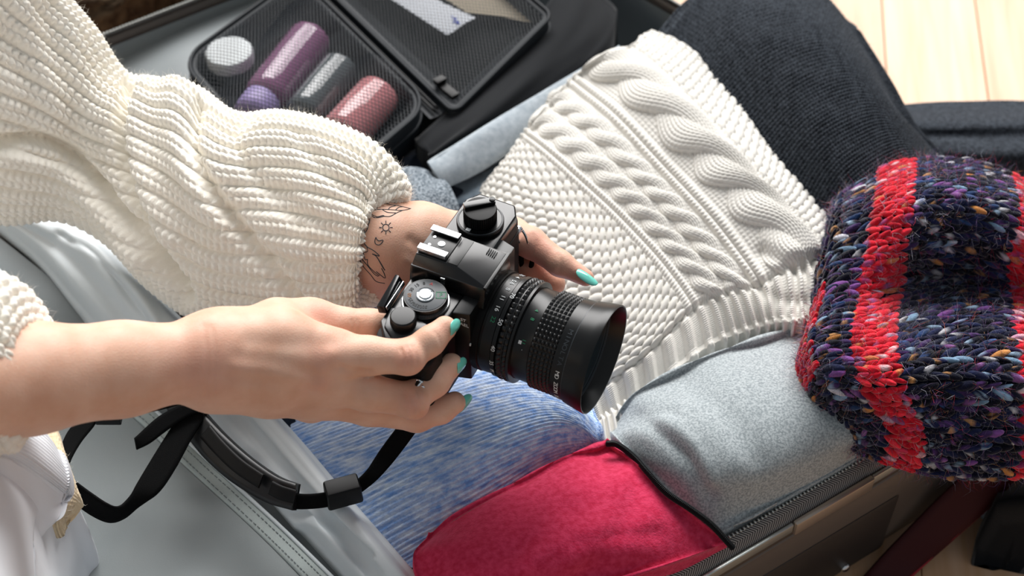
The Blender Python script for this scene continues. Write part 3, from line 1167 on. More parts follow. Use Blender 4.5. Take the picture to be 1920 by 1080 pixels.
# ------------------------------------------------------------------ striped chunky hat: every stitch leg is built
m_hat = mat('mixed_chunky_wool', (1, 1, 1), .95, spec=.08, sheen=.3, attr='col', bump=(900, .8, .0008))
m_hat_base = mat('navy_wool', lin(18, 20, 36), .95, spec=.05)
rowsH = [[(1612, 348, .168), (1682, 318, .183), (1770, 308, .185), (1860, 322, .178), (1960, 372, .16), (2060, 420, .14)],
         [(1606, 405, .190), (1676, 378, .214), (1770, 368, .218), (1870, 382, .210), (1980, 430, .188), (2080, 480, .16)],
         [(1588, 480, .192), (1660, 468, .204), (1752, 455, .196), (1852, 458, .190), (1980, 500, .182), (2090, 540, .16)],
         [(1570, 560, .188), (1645, 556, .182), (1740, 535, .148), (1850, 535, .145), (1980, 560, .160), (2090, 590, .15)],
         [(1562, 640, .188), (1636, 636, .196), (1740, 612, .184), (1860, 610, .184), (1980, 640, .182), (2090, 660, .165)],
         [(1574, 702, .184), (1650, 708, .197), (1755, 696, .202), (1870, 696, .202), (1990, 712, .188), (2090, 725, .165)],
         [(1606, 756, .168), (1680, 772, .176), (1770, 776, .180), (1872, 776, .180), (1990, 786, .170), (2090, 790, .15)]]
hat, Dh, Nh = thing_cloth('striped_beanie', 'chunky knitted hat in navy flecked wool with red stripes, on the suitcase edge', 'hat', rowsH, 120, 110, m_hat_base, sk=(.016, .128), wr=.001)


def sample(G, u, v):
    """bilinear sample; u,v in index space of dense grid"""
    n, m = G.shape[:2]
    i = np.clip(v.astype(int), 0, n - 2)
    j = np.clip(u.astype(int), 0, m - 2)
    a = (v - i)[:, None]
    b = (u - j)[:, None]
    return (G[i, j] * (1 - a) * (1 - b) + G[i + 1, j] * a * (1 - b) + G[i, j + 1] * (1 - a) * b + G[i + 1, j + 1] * a * b)


def hat_stitches():
    n, m = Dh.shape[:2]
    cen, t1, nn, cl = [], [], [], []
    # geometry parameter -> equal arc lengths along each direction
    lu = np.concatenate([[0], np.cumsum(np.mean(np.linalg.norm(np.diff(Dh, axis=1), axis=2), 0))])
    lv = np.concatenate([[0], np.cumsum(np.mean(np.linalg.norm(np.diff(Dh, axis=0), axis=2), 1))])
    pu, pv = .0080, .0098
    us = np.interp(np.arange(0, lu[-1], pu), lu, np.arange(m))
    vs_ = np.interp(np.arange(0, lv[-1], pv), lv, np.arange(n))
    pu_i = np.interp(np.arange(0, lu[-1], pu) + pu, lu, np.arange(m))
    pv_i = np.interp(np.arange(0, lv[-1], pv) + pv, lv, np.arange(n))
    Cn, Ax, Nm, Cl, Sz = [], [], [], [], []
    pal = np.array([lin(17, 20, 42), lin(24, 31, 64), lin(11, 12, 26), lin(60, 40, 84), lin(120, 72, 138), lin(120, 150, 176), lin(196, 196, 204), lin(196, 132, 72), lin(34, 58, 98)])
    pw = np.array([.32, .24, .24, .08, .03, .02, .01, .01, .05])
    red = np.array([lin(204, 24, 44), lin(226, 44, 60), lin(178, 16, 36), lin(214, 60, 90), lin(226, 170, 180), lin(196, 110, 70)])
    rw = np.array([.42, .26, .2, .06, .03, .03])
    for i in range(len(vs_)):
        for j in range(len(us)):
            for s in (-1, 1):
                # leg from outer-back to inner-front, direction along u
                f0 = np.array([us[j], vs_[i]])
                du = pu_i[j] - us[j]
                dv = pv_i[i] - vs_[i]
                a = np.array([us[j] - .25 * du, vs_[i] + dv * (.5 + s * .46)])
                b = np.array([us[j] + 1.15 * du, vs_[i] + dv * (.5 + s * .10)])
                Cn.append(a)
                Ax.append(b)
    a = np.array(Cn)
    b = np.array(Ax)
    jit = rng.normal(size=a.shape) * .12
    a = a + jit
    b = b + jit
    pa = sample(Dh, np.clip(a[:, 0], 0, m - 1.01), np.clip(a[:, 1], 0, n - 1.01))
    pb = sample(Dh, np.clip(b[:, 0], 0, m - 1.01), np.clip(b[:, 1], 0, n - 1.01))
    nm = sample(Nh, np.clip((a[:, 0] + b[:, 0]) / 2, 0, m - 1.01), np.clip((a[:, 1] + b[:, 1]) / 2, 0, n - 1.01))
    nm /= np.linalg.norm(nm, axis=1, keepdims=True) + 1e-9
    c = (pa + pb) / 2 + nm * .0012
    ax = pb - pa
    ln = np.linalg.norm(ax, axis=1)
    ok = (ln > .002) & (ln < .02)
    c, ax, nm, ln = c[ok], ax[ok], nm[ok], ln[ok]
    ax = ax / ln[:, None] + nm * .22
    ax /= np.linalg.norm(ax, axis=1, keepdims=True)
    sd = np.cross(nm, ax)
    sd /= np.linalg.norm(sd, axis=1, keepdims=True) + 1e-9
    nn2 = np.cross(ax, sd)
    # stripes follow the garment: u parameter measured in px on the flat control grid
    ju = np.interp((a[ok, 0] + b[ok, 0]) / 2, np.arange(m), tvec(4, 5, 4, m))
    jv = np.interp((a[ok, 1] + b[ok, 1]) / 2, np.arange(n), tvec(4, 6, 4, n))
    k = len(c)
    colr = pal[rng.choice(len(pal), k, p=pw / pw.sum())]
    rd = red[rng.choice(len(red), k, p=rw / rw.sum())]
    isr = ((ju > .36) & (ju < 1.34)) | ((ju > 3.3) & (ju < 4.2)) | ((ju < -1.0) & (ju > -2.4) & (jv > 2.4) & (jv < 4.9))
    colr = np.where(isr[:, None], rd, colr)
    # ellipsoid template
    nu, nv = 8, 6
    th = np.linspace(0, np.pi, nv + 1)[1:-1]
    ph = np.arange(nu) / nu * 2 * np.pi
    T = [[-1, 0, 0]]
    for t in th:
        for p_ in ph:
            T.append([-np.cos(t), np.sin(t) * np.cos(p_), np.sin(t) * np.sin(p_)])
    T.append([1, 0, 0])
    T = np.array(T)
    Fq = []
    for r in range(len(th) - 1):
        for q in range(nu):
            x, y = 1 + r * nu + q, 1 + r * nu + (q + 1) % nu
            Fq += [[x, y, y + nu], [x, y + nu, x + nu]]
    for q in range(nu):
        Fq.append([0, 1 + (q + 1) % nu, 1 + q])
        e = 1 + (len(th) - 1) * nu
        Fq.append([len(T) - 1, e + q, e + (q + 1) % nu])
    Fq = np.array(Fq)
    rr = .0025 * (1 + .16 * rng.normal(size=k))
    V = c[:, None] + ax[:, None] * (T[None, :, :1] * (ln * .62)[:, None, None]) + sd[:, None] * (T[None, :, 1:2] * rr[:, None, None]) + nn2[:, None] * (T[None, :, 2:] * (rr * .95)[:, None, None])
    F = (np.arange(k)[:, None, None] * len(T) + Fq[None]).reshape(-1, 3)
    vc = np.repeat(colr[:, None], len(T), 1)
    # flecks of a second fibre colour along part of the yarn
    pal2 = np.array([lin(150, 96, 160), lin(150, 176, 200), lin(214, 212, 216), lin(206, 150, 92), lin(96, 60, 120), lin(70, 96, 150)])
    fc = pal2[rng.choice(6, k)]
    cut = rng.random(k) * 1.6 - 1
    on = (rng.random(k) < .34)[:, None] & (np.abs(T[None, :, 0] - cut[:, None]) < .5) & (rng.random((k, len(T))) < .75)
    vc = np.where(on[..., None], fc[:, None] * .65 + vc * .35, vc)
    vc = vc * (1 + .22 * rng.normal(size=(k, len(T), 1))).clip(.5, 1.6)
    C4 = np.concatenate([vc.reshape(-1, 3), np.ones((k * len(T), 1))], 1)
    # flecks: second colour along part of the yarn
    me = mesh_np('knit_stitches', V.reshape(-1, 3), F, {'col': ('FLOAT_COLOR', C4)})
    o = link('knit_stitches', me, m_hat, hat)
    tag(o, kind='stuff')
    return c, nm


hc, hn_ = hat_stitches()


def hatcol(k):
    pal = np.array([lin(44, 44, 78), lin(130, 104, 150), lin(190, 190, 205), lin(200, 60, 80), lin(190, 140, 90)])
    c = pal[rng.choice(5, k, p=[.4, .2, .2, .12, .08])]
    return np.concatenate([c, np.ones((k, 1))], 1)


fuzz('fuzz', hc + hn_ * .002, hn_, 16000, .012, .00007, m_hat, hat, col=hatcol)

# ------------------------------------------------------------------ toiletry bag with netted lids
def seg_prisms(A, B, r):
    d = B - A
    d /= np.linalg.norm(d, axis=1, keepdims=True) + 1e-12
    s = np.cross(d, [0, 0, 1.])
    s /= np.linalg.norm(s, axis=1, keepdims=True) + 1e-12
    u = np.cross(s, d)
    ang = np.radians([90, 210, 330])
    off = s[:, None] * np.cos(ang)[None, :, None] * r + u[:, None] * np.sin(ang)[None, :, None] * r
    V = np.concatenate([A[:, None] + off, B[:, None] + off], 1).reshape(-1, 3)
    k = np.arange(len(A))[:, None, None] * 6
    F = (k + np.array([[0, 1, 4, 3], [1, 2, 5, 4], [2, 0, 3, 5]])[None]).reshape(-1, 4)
    return V, F


ZB = .128
bl, bt_, br_ = at(338, 114, ZB), at(560, -46, ZB), at(806, 196, ZB)
SA = np.linalg.norm(bt_ - bl)
e1 = (bt_ - bl) / SA
SB = np.linalg.norm(br_ - bt_)
e2 = (br_ - bt_) / SB


def bagp(s, t, z):
    s, t, z = np.broadcast_arrays(np.asarray(s, float), np.asarray(t, float), np.asarray(z, float))
    q = bl + s[..., None] * e1 + t[..., None] * e2
    q[..., 2] = z
    return q


bag = empty('toiletry_bag', tuple(bl * .5 + br_ * .5 - np.array([0, 0, ZB - .093])))
tag(bag, 'black open toiletry bag with netted compartments at the back of the suitcase', 'toiletry bag')
BAGINV = Matrix.Translation(-Vector(bag.location))


def bagpart(o, parent=None):
    o.parent = parent or bag
    o.matrix_parent_inverse = BAGINV if parent is None else Matrix.Identity(4)
    return o


def bag_half(s0, s1, t0, t1, rad, zlo, zhi, tilt, bottles, netname):
    """one compartment: shell, piping, net.  tilt adds height along s"""
    P = densify(np.array(rrect(s0, s1, t0, t1, rad, 7)), .008)
    zt_ = lambda s: zhi + tilt * (s - s0)
    def ringz(d, z):
        q = inset_path(P, d)
        return bagp(q[:, 0], q[:, 1], z if np.isscalar(z) else z(q[:, 0]))
    rings = [ringz(.02, zlo), ringz(.004, zlo), ringz(0, zlo + .004), ringz(-.001, lambda s: (zlo + zt_(s)) / 2), ringz(0, lambda s: zt_(s) - .002), ringz(.002, zt_), ringz(.006, zt_), ringz(.008, lambda s: zt_(s) - .004), ringz(.009, lambda s: zt_(s) - .014), ringz(.03, lambda s: zt_(s) - .022)]
    body = bagpart(grid_obj('compartment', np.array(rings), m_bag, wrap=True))
    q = inset_path(P, .012)
    bmx = bmesh.new()
    vv = [bmx.verts.new(p) for p in bagp(q[:, 0], q[:, 1], zt_(q[:, 0]) - .021)]
    bmx.faces.new(vv)
    bagpart(bm_obj('compartment_floor', bmx, m_bag_in))
    for dd, dz, rr_ in ((.0, .0005, .0017), (-.0012, -.012, .0014)):
        q = inset_path(P, dd)
        V, F = tube_np(bagp(q[:, 0], q[:, 1], zt_(q[:, 0]) + dz), rr_, 8, True)
        bagpart(link('piping', mesh_np('piping', V, F), m_bag))
    # net
    pitch = .0042
    segs = []
    ns, nt_ = int((s1 - s0) / pitch) + 2, int((t1 - t0) / (pitch * .72)) + 2
    pts = {}
    I, J = np.meshgrid(np.arange(ns), np.arange(nt_), indexing='ij')
    S = s0 + I * pitch + (J % 2) * pitch / 2
    T = t0 + J * pitch * .72
    # distance inside the rounded outline
    qx = np.abs(S - (s0 + s1) / 2) - ((s1 - s0) / 2 - rad)
    qy = np.abs(T - (t0 + t1) / 2) - ((t1 - t0) / 2 - rad)
    dist = np.hypot(np.maximum(qx, 0), np.maximum(qy, 0)) + np.minimum(np.maximum(qx, qy), 0) - rad
    Z = zt_(S) - .001
    for (a, b, r, ztop) in bottles:
        ab = b - a
        tt_ = np.clip(((S - a[0]) * ab[0] + (T - a[1]) * ab[1]) / (ab @ ab), 0, 1)
        d = np.hypot(S - a[0] - tt_ * ab[0], T - a[1] - tt_ * ab[1])
        Z = np.maximum(Z, ztop - (ztop - zhi + .001) * np.clip(d / (r * 1.5), 0, 1) ** 2)
    W3 = bagp(S, T, Z)
    ok = dist < -.004
    A_, B_ = [], []
    for di, dj in ((0, 1), (-1, 1), (1, 1)):
        i0, i1 = max(0, -di), ns - max(0, di)
        j0, j1 = 0, nt_ - dj
        a_i, a_j = I[i0:i1, j0:j1], J[i0:i1, j0:j1]
        b_i, b_j = a_i + di, a_j + dj
        if dj == 1 and di == -1:
            k = (a_j % 2 == 0)
        elif dj == 1 and di == 1:
            k = (a_j % 2 == 1)
        elif dj == 1:
            k = np.ones_like(a_i, bool)
        else:
            k = np.ones_like(a_i, bool)
        k = k & ok[a_i, a_j] & ok[b_i, b_j]
        A_.append(W3[a_i[k], a_j[k]])
        B_.append(W3[b_i[k], b_j[k]])
    V, F = seg_prisms(np.concatenate(A_), np.concatenate(B_), .00036)
    o = bagpart(link(netname, mesh_np(netname, V, F), m_net, None, False))
    tag(o, kind='stuff')
    return body


def st_of(px, py, z):
    q = at(px, py, z)
    M_ = np.stack([e1[:2], e2[:2]], 1)
    return np.linalg.solve(M_, (q - bl)[:2])


BZ = .120
bots = {'purple': (st_of(585, 62, BZ), st_of(482, 196, BZ), .0195), 'smoke': (st_of(640, 116, BZ), st_of(556, 222, BZ), .0165), 'pink': (st_of(712, 168, BZ), st_of(628, 262, BZ), .0200)}
jar_c = st_of(432, 112, BZ)
netb = [(v[0], v[1], v[2] * 1.3, BZ + v[2] - .002) for v in bots.values()] + [(jar_c, jar_c + [.0001, 0], .026, ZB + .005)]
comp = bag_half(0, SA, 0, SB, .025, .093, ZB, 0, netb, 'netting')
comp['label'] = 'netted compartment holding bottles'
LA = SA * 1.02
bag_half(SA + .014, SA + .014 + .140, .002, SB + .020, .010, .100, ZB - .006, .10, [], 'netting')
# spine with zip line and puller between the halves
sp = np.array([bagp(np.array([SA - .004] * 30), np.linspace(.0, SB + .004, 30), np.full(30, .118)), bagp(np.array([SA + .006] * 30), np.linspace(0, SB + .006, 30), np.full(30, .116)), bagp(np.array([SA + .02] * 30), np.linspace(0, SB + .01, 30), np.full(30, .119))])
bagpart(grid_obj('spine', up2(sp, 12, 60), m_bag))
for ds in (.004, .008):
    V, F = tube_np(bagp(np.full(40, SA + ds), np.linspace(.004, SB + .002, 40), np.full(40, .1195)), .0012, 6)
    bagpart(link('zip_line', mesh_np('zip_line', V, tri_from_quads(F)), m_cam_dark))
pc = at(838, 168, .124)
bmx = bmesh.new()
mtx = Matrix.Translation(pc) @ Matrix.Rotation(math.radians(40), 4, 'Z')
bm_box(bmx, (-.004, -.012, -.002), (.004, .010, .002), mtx)
bm_box(bmx, (-.005, .006, .0015), (.005, .013, .006), mtx)
bagpart(bm_obj('zip_puller', bmx, m_cam_dark, bevel=.001))
# grey lining fold the bag lies on
o, D, N = cloth('lining_cover', [[(150, 150, .07), (300, 60, .08), (450, -40, .08), (650, -120, .08)], [(220, 230, .082), (360, 150, .09), (520, 60, .09), (720, -40, .09)], [(300, 330, .082), (460, 250, .09), (640, 170, .09), (840, 60, .09)], [(420, 420, .075), (580, 350, .085), (760, 270, .085), (940, 160, .08)]],
                60, 80, m_lining_dark, None, sk=(.01, .014), wr=.0022, wc=(5, 7), seed_=3)
sc_part(o)

# bottles and sachets in the bag


def bottle(name, label, s, mt, profile, capmat=None, cap=None):
    a, b, r = s
    p0, p1 = bagp(a[0], a[1], BZ - .004), bagp(b[0], b[1], BZ - .004)
    root = empty(name, tuple((p0 + p1) / 2 - np.array([0, 0, r])))
    tag(root, label, 'bottle', 'travel bottles in the toiletry bag')
    inv = Matrix.Translation(-Vector(root.location))
    f = np.array([x for x, _ in profile])
    rr_ = np.array([y for _, y in profile]) * r
    V, F = tube_np(p0 + (p1 - p0) * f[:, None], rr_, 36)
    o = link('bottle_body', mesh_np('bottle_body', V, tri_from_quads(F)), mt, root)
    o.matrix_parent_inverse = inv
    if cap:
        f = np.array([x for x, _ in cap])
        rr_ = np.array([y for _, y in cap]) * r
        V, F = tube_np(p0 + (p1 - p0) * f[:, None], rr_, 30)
        o = link('cap', mesh_np('cap', V, tri_from_quads(F)), capmat, root)
        o.matrix_parent_inverse = inv
    return root


rp_ = [(-.02, .55), (0, .8), (.03, .95), (.07, 1), (.5, 1), (.8, 1), (.86, .97), (.9, .85)]
bottle('travel_bottle', 'purple gel bottle with a lilac cap under the netting', bots['purple'], m_purple, rp_, m_lilac, [(.89, .78), (.91, .86), (1.05, .86), (1.12, .82), (1.13, .6)])
bottle('travel_bottle', 'smoky clear bottle between the purple and pink ones', bots['smoke'], m_smoke, rp_, m_cam_dark, [(.89, .7), (.91, .8), (1.06, .8), (1.1, .6)])
bottle('travel_bottle', 'pink lotion bottle beside the smoky clear one under the netting', bots['pink'], m_pink, rp_, m_jar, [(.9, .6), (.95, .66), (1.1, .66), (1.12, .5)])
jc = bagp(jar_c[0], jar_c[1], .1)
jar = empty('cream_jar', tuple(jc))
tag(jar, 'small round white cream jar under the netting', 'jar')
lathe('jar_body', [(0, .016), (.002, .0185), (.017, .0185), (.018, .017)], m_smoke, jar, n=40)
lathe('jar_lid', [(.018, .0195), (.019, .0205), (.028, .0205), (.0297, .0195), (.0302, .017)], m_jar, jar, n=40)
# sachets behind the second net
def slab(name, label, cat, px, mt, z, th=.004):
    bmx = bmesh.new()
    lo = [bmx.verts.new(at(x, y, z)) for x, y in px]
    hi = [bmx.verts.new(at(x, y, z + th)) for x, y in px]
    bmx.faces.new(lo[::-1]); bmx.faces.new(hi)
    for i in range(len(px)):
        bmx.faces.new((lo[i], lo[(i + 1) % len(px)], hi[(i + 1) % len(px)], hi[i]))
    o = bm_obj(name, bmx, mt, None, bevel=.0012)
    tag(o, label, cat)
    return o


pk = slab('tissue_packet', 'white crinkled tissue packet with a blue mark behind the net', 'packet', [(660, -50), (720, -10), (790, 35), (838, 66), (850, 60), (870, 45), (893, 33), (875, 25), (830, 5), (760, -40), (700, -80)], m_packet, .116)
mk = [tube_np(np.array([at(x_, y_, .1202) for x_, y_ in q_]), .0006, 5) for q_ in ([(846, 30), (852, 36), (856, 42), (860, 46)], [(850, 44), (853, 38), (856, 34)], [(856, 46), (862, 44), (858, 40)])]
Vk, Fk = join_np(mk)
link('blue_mark', mesh_np('blue_mark', Vk, tri_from_quads(Fk)), m_print_blue, pk)
slab('paper_sachet', 'flat beige paper sachet in the bag lid pocket', 'packet', [(770, -60), (830, -5), (875, 24), (935, 30), (1000, 44), (985, 20), (930, -20), (860, -90)], m_beige_pk, .117)

# ------------------------------------------------------------------ film camera (local x = lens, y = towards rewind end, z up)
LENS_DIR = np.array([.90, -.435, 0])
CAMANG = math.atan2(LENS_DIR[1], LENS_DIR[0])
MZ = .235
Mc = at(921, 597, MZ)
DZ = .031
film = empty('film_camera', (Mc[0], Mc[1], MZ - DZ))
film.rotation_euler = (0, 0, CAMANG)
tag(film, 'black film SLR camera with zoom lens and lens hood held in two hands', 'camera')
FM = Matrix.Translation((Mc[0], Mc[1], MZ)) @ Matrix.Rotation(CAMANG, 4, 'Z')
FBASE = Matrix.Translation((Mc[0], Mc[1], MZ - DZ)) @ Matrix.Rotation(CAMANG, 4, 'Z')
FINV = FBASE.inverted()


def cp(o, parent=None):
    """camera part: local coordinates have z=0 on the lens axis"""
    if parent is None:
        o.parent = film
        o.location = (0, 0, DZ)
    else:
        o.parent = parent
    return o


def fw(x, y, z):
    return np.array(FM @ Vector((x, y, z)))


def text_mesh(s, size, mtx, mt, parent, name='lettering', ext=.00008):
    cu = bpy.data.curves.new('t', 'FONT')
    cu.body = s
    cu.size = size
    cu.extrude = ext
    cu.align_x = 'CENTER'
    cu.align_y = 'CENTER'
    to = bpy.data.objects.new('t', cu)
    COL.objects.link(to)
    me = bpy.data.meshes.new_from_object(to.evaluated_get(bpy.context.evaluated_depsgraph_get()))
    bpy.data.objects.remove(to)
    me.transform(mtx)
    me.materials.clear()
    me.name = name
    return cp(link(name, me, mt, None, False), parent)


# body
bm = bmesh.new()
bm_prism(bm, rrect(-.0445, -.0085, -.070, .063, .009), -.031, .031)
body = cp(bm_obj('body', bm, m_cam_dark, bevel=.0015))
bm = bmesh.new()
bm_prism(bm, rrect(-.0452, -.0078, -.0706, .0636, .0095), -.0235, .022)
cp(bm_obj('leatherette', bm, m_leather, bevel=.0006))
bm = bmesh.new()
bm_prism(bm, rrect(-.016, -.0062, -.0702, -.0500, .004), -.029, .026)
cp(bm_obj('grip', bm, m_leather, bevel=.003, seg=4))
# top plate: two shoulders with chamfered ends
bm = bmesh.new()
poly = [(-.0445, -.0185), (-.0445, -.058), (-.036, -.0695), (-.017, -.0705), (-.0095, -.063), (-.0085, -.0185)]
bm_prism(bm, poly, .030, .0362)
cp(bm_obj('top_plate', bm, m_cam_black, bevel=.0018, seg=3))
bm = bmesh.new()
poly = [(-.0445, .0185), (-.0085, .0185), (-.0085, .054), (-.0135, .063), (-.039, .063), (-.0445, .054)]
bm_prism(bm, poly, .030, .0382)
cp(bm_obj('top_plate', bm, m_cam_black, bevel=.0022, seg=3))
# mount panel
bm = bmesh.new()
bm_hex(bm, [(-.009, -.034, -.0255), (.0015, -.031, -.0255), (.0015, .031, -.0255), (-.009, .034, -.0255), (-.009, -.034, .036), (.0015, -.031, .036), (.0015, .031, .036), (-.009, .034, .036)])
cp(bm_obj('mount_panel', bm, m_cam_satin, bevel=.0012))
# prism housing
bm = bmesh.new()
bm_hex(bm, [(-.0455, -.0205, .030), (.0045, -.0190, .030), (.0045, .0190, .030), (-.0455, .0205, .030), (-.0455, -.0178, .0452), (.0045, -.0165, .0452), (.0045, .0165, .0452), (-.0455, .0178, .0452)])
cp(bm_obj('prism_base', bm, m_cam_black, bevel=.0007))
bm = bmesh.new()
v = [bm.verts.new(p) for p in [(-.0450, -.0168, .0452), (.0040, -.0160, .0452), (.0040, .0160, .0452), (-.0450, .0168, .0452),
                               (-.0440, -.0125, .0512), (-.0165, -.0118, .0512), (-.0165, .0118, .0512), (-.0440, .0125, .0512),
                               (.0035, -.0150, .0462), (.0035, .0150, .0462)]]
for q in ((3, 2, 1, 0), (4, 5, 6, 7), (0, 1, 8, 5, 4), (3, 7, 6, 9, 2), (5, 8, 9, 6), (0, 4, 7, 3), (1, 2, 9, 8)):
    bm.faces.new([v[i] for i in q])
prism = cp(bm_obj('prism_housing', bm, m_cam_black, bevel=.0006))
box('nose_edge', (.0034, -.0165, .0445), (.0055, .0165, .0468), m_cam_satin, None, .0004)
cp(bpy.data.objects['nose_edge'])
bm = bmesh.new()
for k in range(5):
    mt_ = Matrix.Translation((-.0035, .0098 + 0 * k, .0482)) @ Matrix.Rotation(math.radians(14), 4, 'Y')
    bm_box(bm, (-.0032 + k * .0013, -.0022, .0), (-.0026 + k * .0013, .0022, .0008), mt_)
cp(bm_obj('vent', bm, m_cam_dark))
box('step_plate', (-.0235, -.0112, .0508), (-.0165, .0112, .0516), m_cam_satin, None, .0003)
cp(bpy.data.objects['step_plate'])
# hot shoe
box('hot_shoe_base', (-.0435, -.0105, .0508), (-.0245, .0105, .0522), m_cam_satin, None, .0003)
cp(bpy.data.objects['hot_shoe_base'])
for sgn in (-1, 1):
    bm = bmesh.new()
    y0, y1 = sorted((sgn * .0108, sgn * .0064))
    bm_box(bm, (-.0440, y0, .0536), (-.0250, y1, .0548))
    y0, y1 = sorted((sgn * .0108, sgn * .0098))
    bm_box(bm, (-.0440, y0, .0518), (-.0250, y1, .0540))
    o = cp(bm_obj('hot_shoe_rail', bm, m_chrome_satin, bevel=.0002))
cp(lathe('shoe_contact', [(.0521, .0022), (.0526, .0022), (.0527, .0018)], m_chrome_satin, n=20, c=(-.0330, 0, 0)))
for yy in (-.0035, .0035):
    cp(lathe('shoe_contact', [(.0521, .0009), (.0526, .0009)], m_chrome_satin, n=12, c=(-.0395, yy, 0)))
# rewind knob and film speed ring
RX, RY = -.0262, .0385
cp(lathe('speed_ring', [(.0375, .0146), (.0385, .0150), (.0412, .0150), (.0418, .0146), (.0418, .0138)], m_cam_satin, n=64, c=(RX, RY, 0)))
cp(lathe('speed_ring_trim', [(.0416, .0143), (.0421, .0142), (.0421, .0138), (.0416, .0137)], m_dial_top, n=64, c=(RX, RY, 0), closed=False))
cp(lathe('speed_ring_top', [(.0416, .0136), (.0421, .0134), (.0421, .008)], m_cam_black, n=64, c=(RX, RY, 0)))
bm = bmesh.new()
nk = 48
prof = [(.0420, .0098), (.0428, .0106), (.0505, .0106), (.0512, .0101), (.0514, .0090)]
bm_lathe(bm, prof, 'z', 96, (RX, RY, 0))
for i_, v_ in enumerate(bm.verts):
    r_i = i_ // 96
    if r_i in (1, 2) and i_ % 2:
        d_ = Vector((v_.co.x - RX, v_.co.y - RY, 0)).normalized()
        v_.co -= d_ * .0005
cp(bm_obj('rewind_knob', bm, m_cam_dark, smooth=True))
bm = bmesh.new()
mt_ = Matrix.Translation((RX, RY, 0)) @ Matrix.Rotation(math.radians(42), 4, 'Z')
bm_box(bm, (-.0096, .0006, .0513), (.0104, .0060, .0536), mt_)
cp(bm_obj('rewind_crank', bm, m_cam_black, bevel=.0007))
cp(lathe('crank_knob', [(.0534, .0019), (.0541, .0019), (.0543, .0014)], m_cam_satin, n=20, c=(RX + .0045, RY + .0082, 0)))
box('index_window', (RX - .0040, RY - .0130, .0420), (RX - .0010, RY - .0106, .0424), m_print_white, None, .0003)
cp(bpy.data.objects['index_window'])
# shutter dial
SX, SY = -.0268, -.0335
cp(lathe('dial_skirt', [(.0355, .0146), (.0372, .0148), (.0376, .0140)], m_cam_satin, n=64, c=(SX, SY, 0)))
cp(lathe('dial_trim', [(.0374, .0143), (.0379, .0143), (.0379, .0130)], m_chrome_satin, n=64, c=(SX, SY, 0), closed=False))
bm = bmesh.new()
bm_lathe(bm, [(.0376, .0132), (.0382, .0136), (.0418, .0136), (.0424, .0131), (.0424, .0115)], 'z', 128, (SX, SY, 0))
for i_, v_ in enumerate(bm.verts):
    if i_ // 128 in (1, 2) and i_ % 2:
        v_.co -= Vector((v_.co.x - SX, v_.co.y - SY, 0)).normalized() * .0004
dial = cp(bm_obj('shutter_dial', bm, m_cam_satin, smooth=True))
cp(lathe('dial_face', [(.0421, .0124), (.0426, .0124), (.0427, .0121)], m_dial_top, n=64, c=(SX, SY, 0)))
cp(lathe('release_collar', [(.0426, .0056), (.0434, .0056), (.0437, .0050), (.0434, .0042)], m_chrome, n=40, c=(SX, SY, 0)))
cp(lathe('shutter_release', [(.0426, .0040), (.0438, .0040), (.0442, .0034), (.0440, .0020), (.0442, .0010)], m_chrome_satin, n=32, c=(SX, SY, 0)))
UPM = lambda x, y, z, rot: Matrix.Translation((x, y, z)) @ Matrix.Rotation(math.radians(rot), 4, 'Z')
for k_, (s_, m__) in enumerate((('A', m_print_red), ('8', m_cam_dark), ('15', m_cam_dark), ('30', m_cam_dark), ('60', m_print_orange), ('125', m_cam_dark), ('250', m_cam_dark), ('500', m_cam_dark))):
    a_ = math.radians(95 + k_ * 28)
    text_mesh(s_, .0032, UPM(SX + .0094 * math.cos(a_), SY + .0094 * math.sin(a_), .0428, 95 + k_ * 28 - 90), m__, None)
text_mesh('P', .0040, UPM(SX + .0094 * math.cos(math.radians(25)), SY + .0094 * math.sin(math.radians(25)), .0428, 25), m_print_green, None)
bm = bmesh.new()
for (x0, x1, y0, y1) in ((-.003, .003, .0022, .0026), (-.003, .003, -.0026, -.0022), (-.003, -.0026, -.0026, .0026), (.0026, .003, -.0026, .0026)):
    bm_box(bm, (x0, y0, 0), (x1, y1, .0002), UPM(SX + .0094 * math.cos(math.radians(25)), SY + .0094 * math.sin(math.radians(25)), .0427, 25))
cp(bm_obj('program_frame', bm, m_print_green))
# index lever in front of the dial
box('index_pin', (-.0245, -.0188, .0362), (-.0215, -.0178, .0445), m_chrome_satin, None, .0003)
cp(bpy.data.objects['index_pin'])
# plain round button on its raised housing
bm = bmesh.new()
poly = [(-.0435, -.047), (-.0395, -.062), (-.030, -.0685), (-.018, -.062), (-.016, -.050), (-.030, -.046)]
bm_prism(bm, poly, .0355, .0378)
cp(bm_obj('button_housing', bm, m_cam_black, bevel=.0008))
cp(lathe('counter_cap', [(.0375, .0078), (.0385, .0080), (.0432, .0078), (.0440, .0070), (.0442, .0045)], m_cam_satin, n=48, c=(-.0305, -.0545, 0)))
# advance lever at the rear
bm = bmesh.new()
mt_ = Matrix.Translation((-.0465, -.0400, .0385)) @ Matrix.Rotation(math.radians(92), 4, 'Z') @ Matrix.Rotation(math.radians(-18), 4, 'X')
bm_hex(bm, [mt_ @ Vector(p) for p in [(-.012, -.0022, -.003), (.014, -.0012, -.003), (.015, .0028, -.003), (-.012, .0040, -.003), (-.012, -.0022, .003), (.012, -.0016, .0062), (.013, .0018, .0062), (-.012, .0032, .003)]])
lever = cp(bm_obj('advance_lever', bm, m_cam_black, bevel=.0008))
bm = bmesh.new()
bm_box(bm, (-.011, -.0030, -.001), (.012, -.0021, .0018), mt_)
cp(bm_obj('lever_inlay', bm, m_chrome_satin, bevel=.0003))
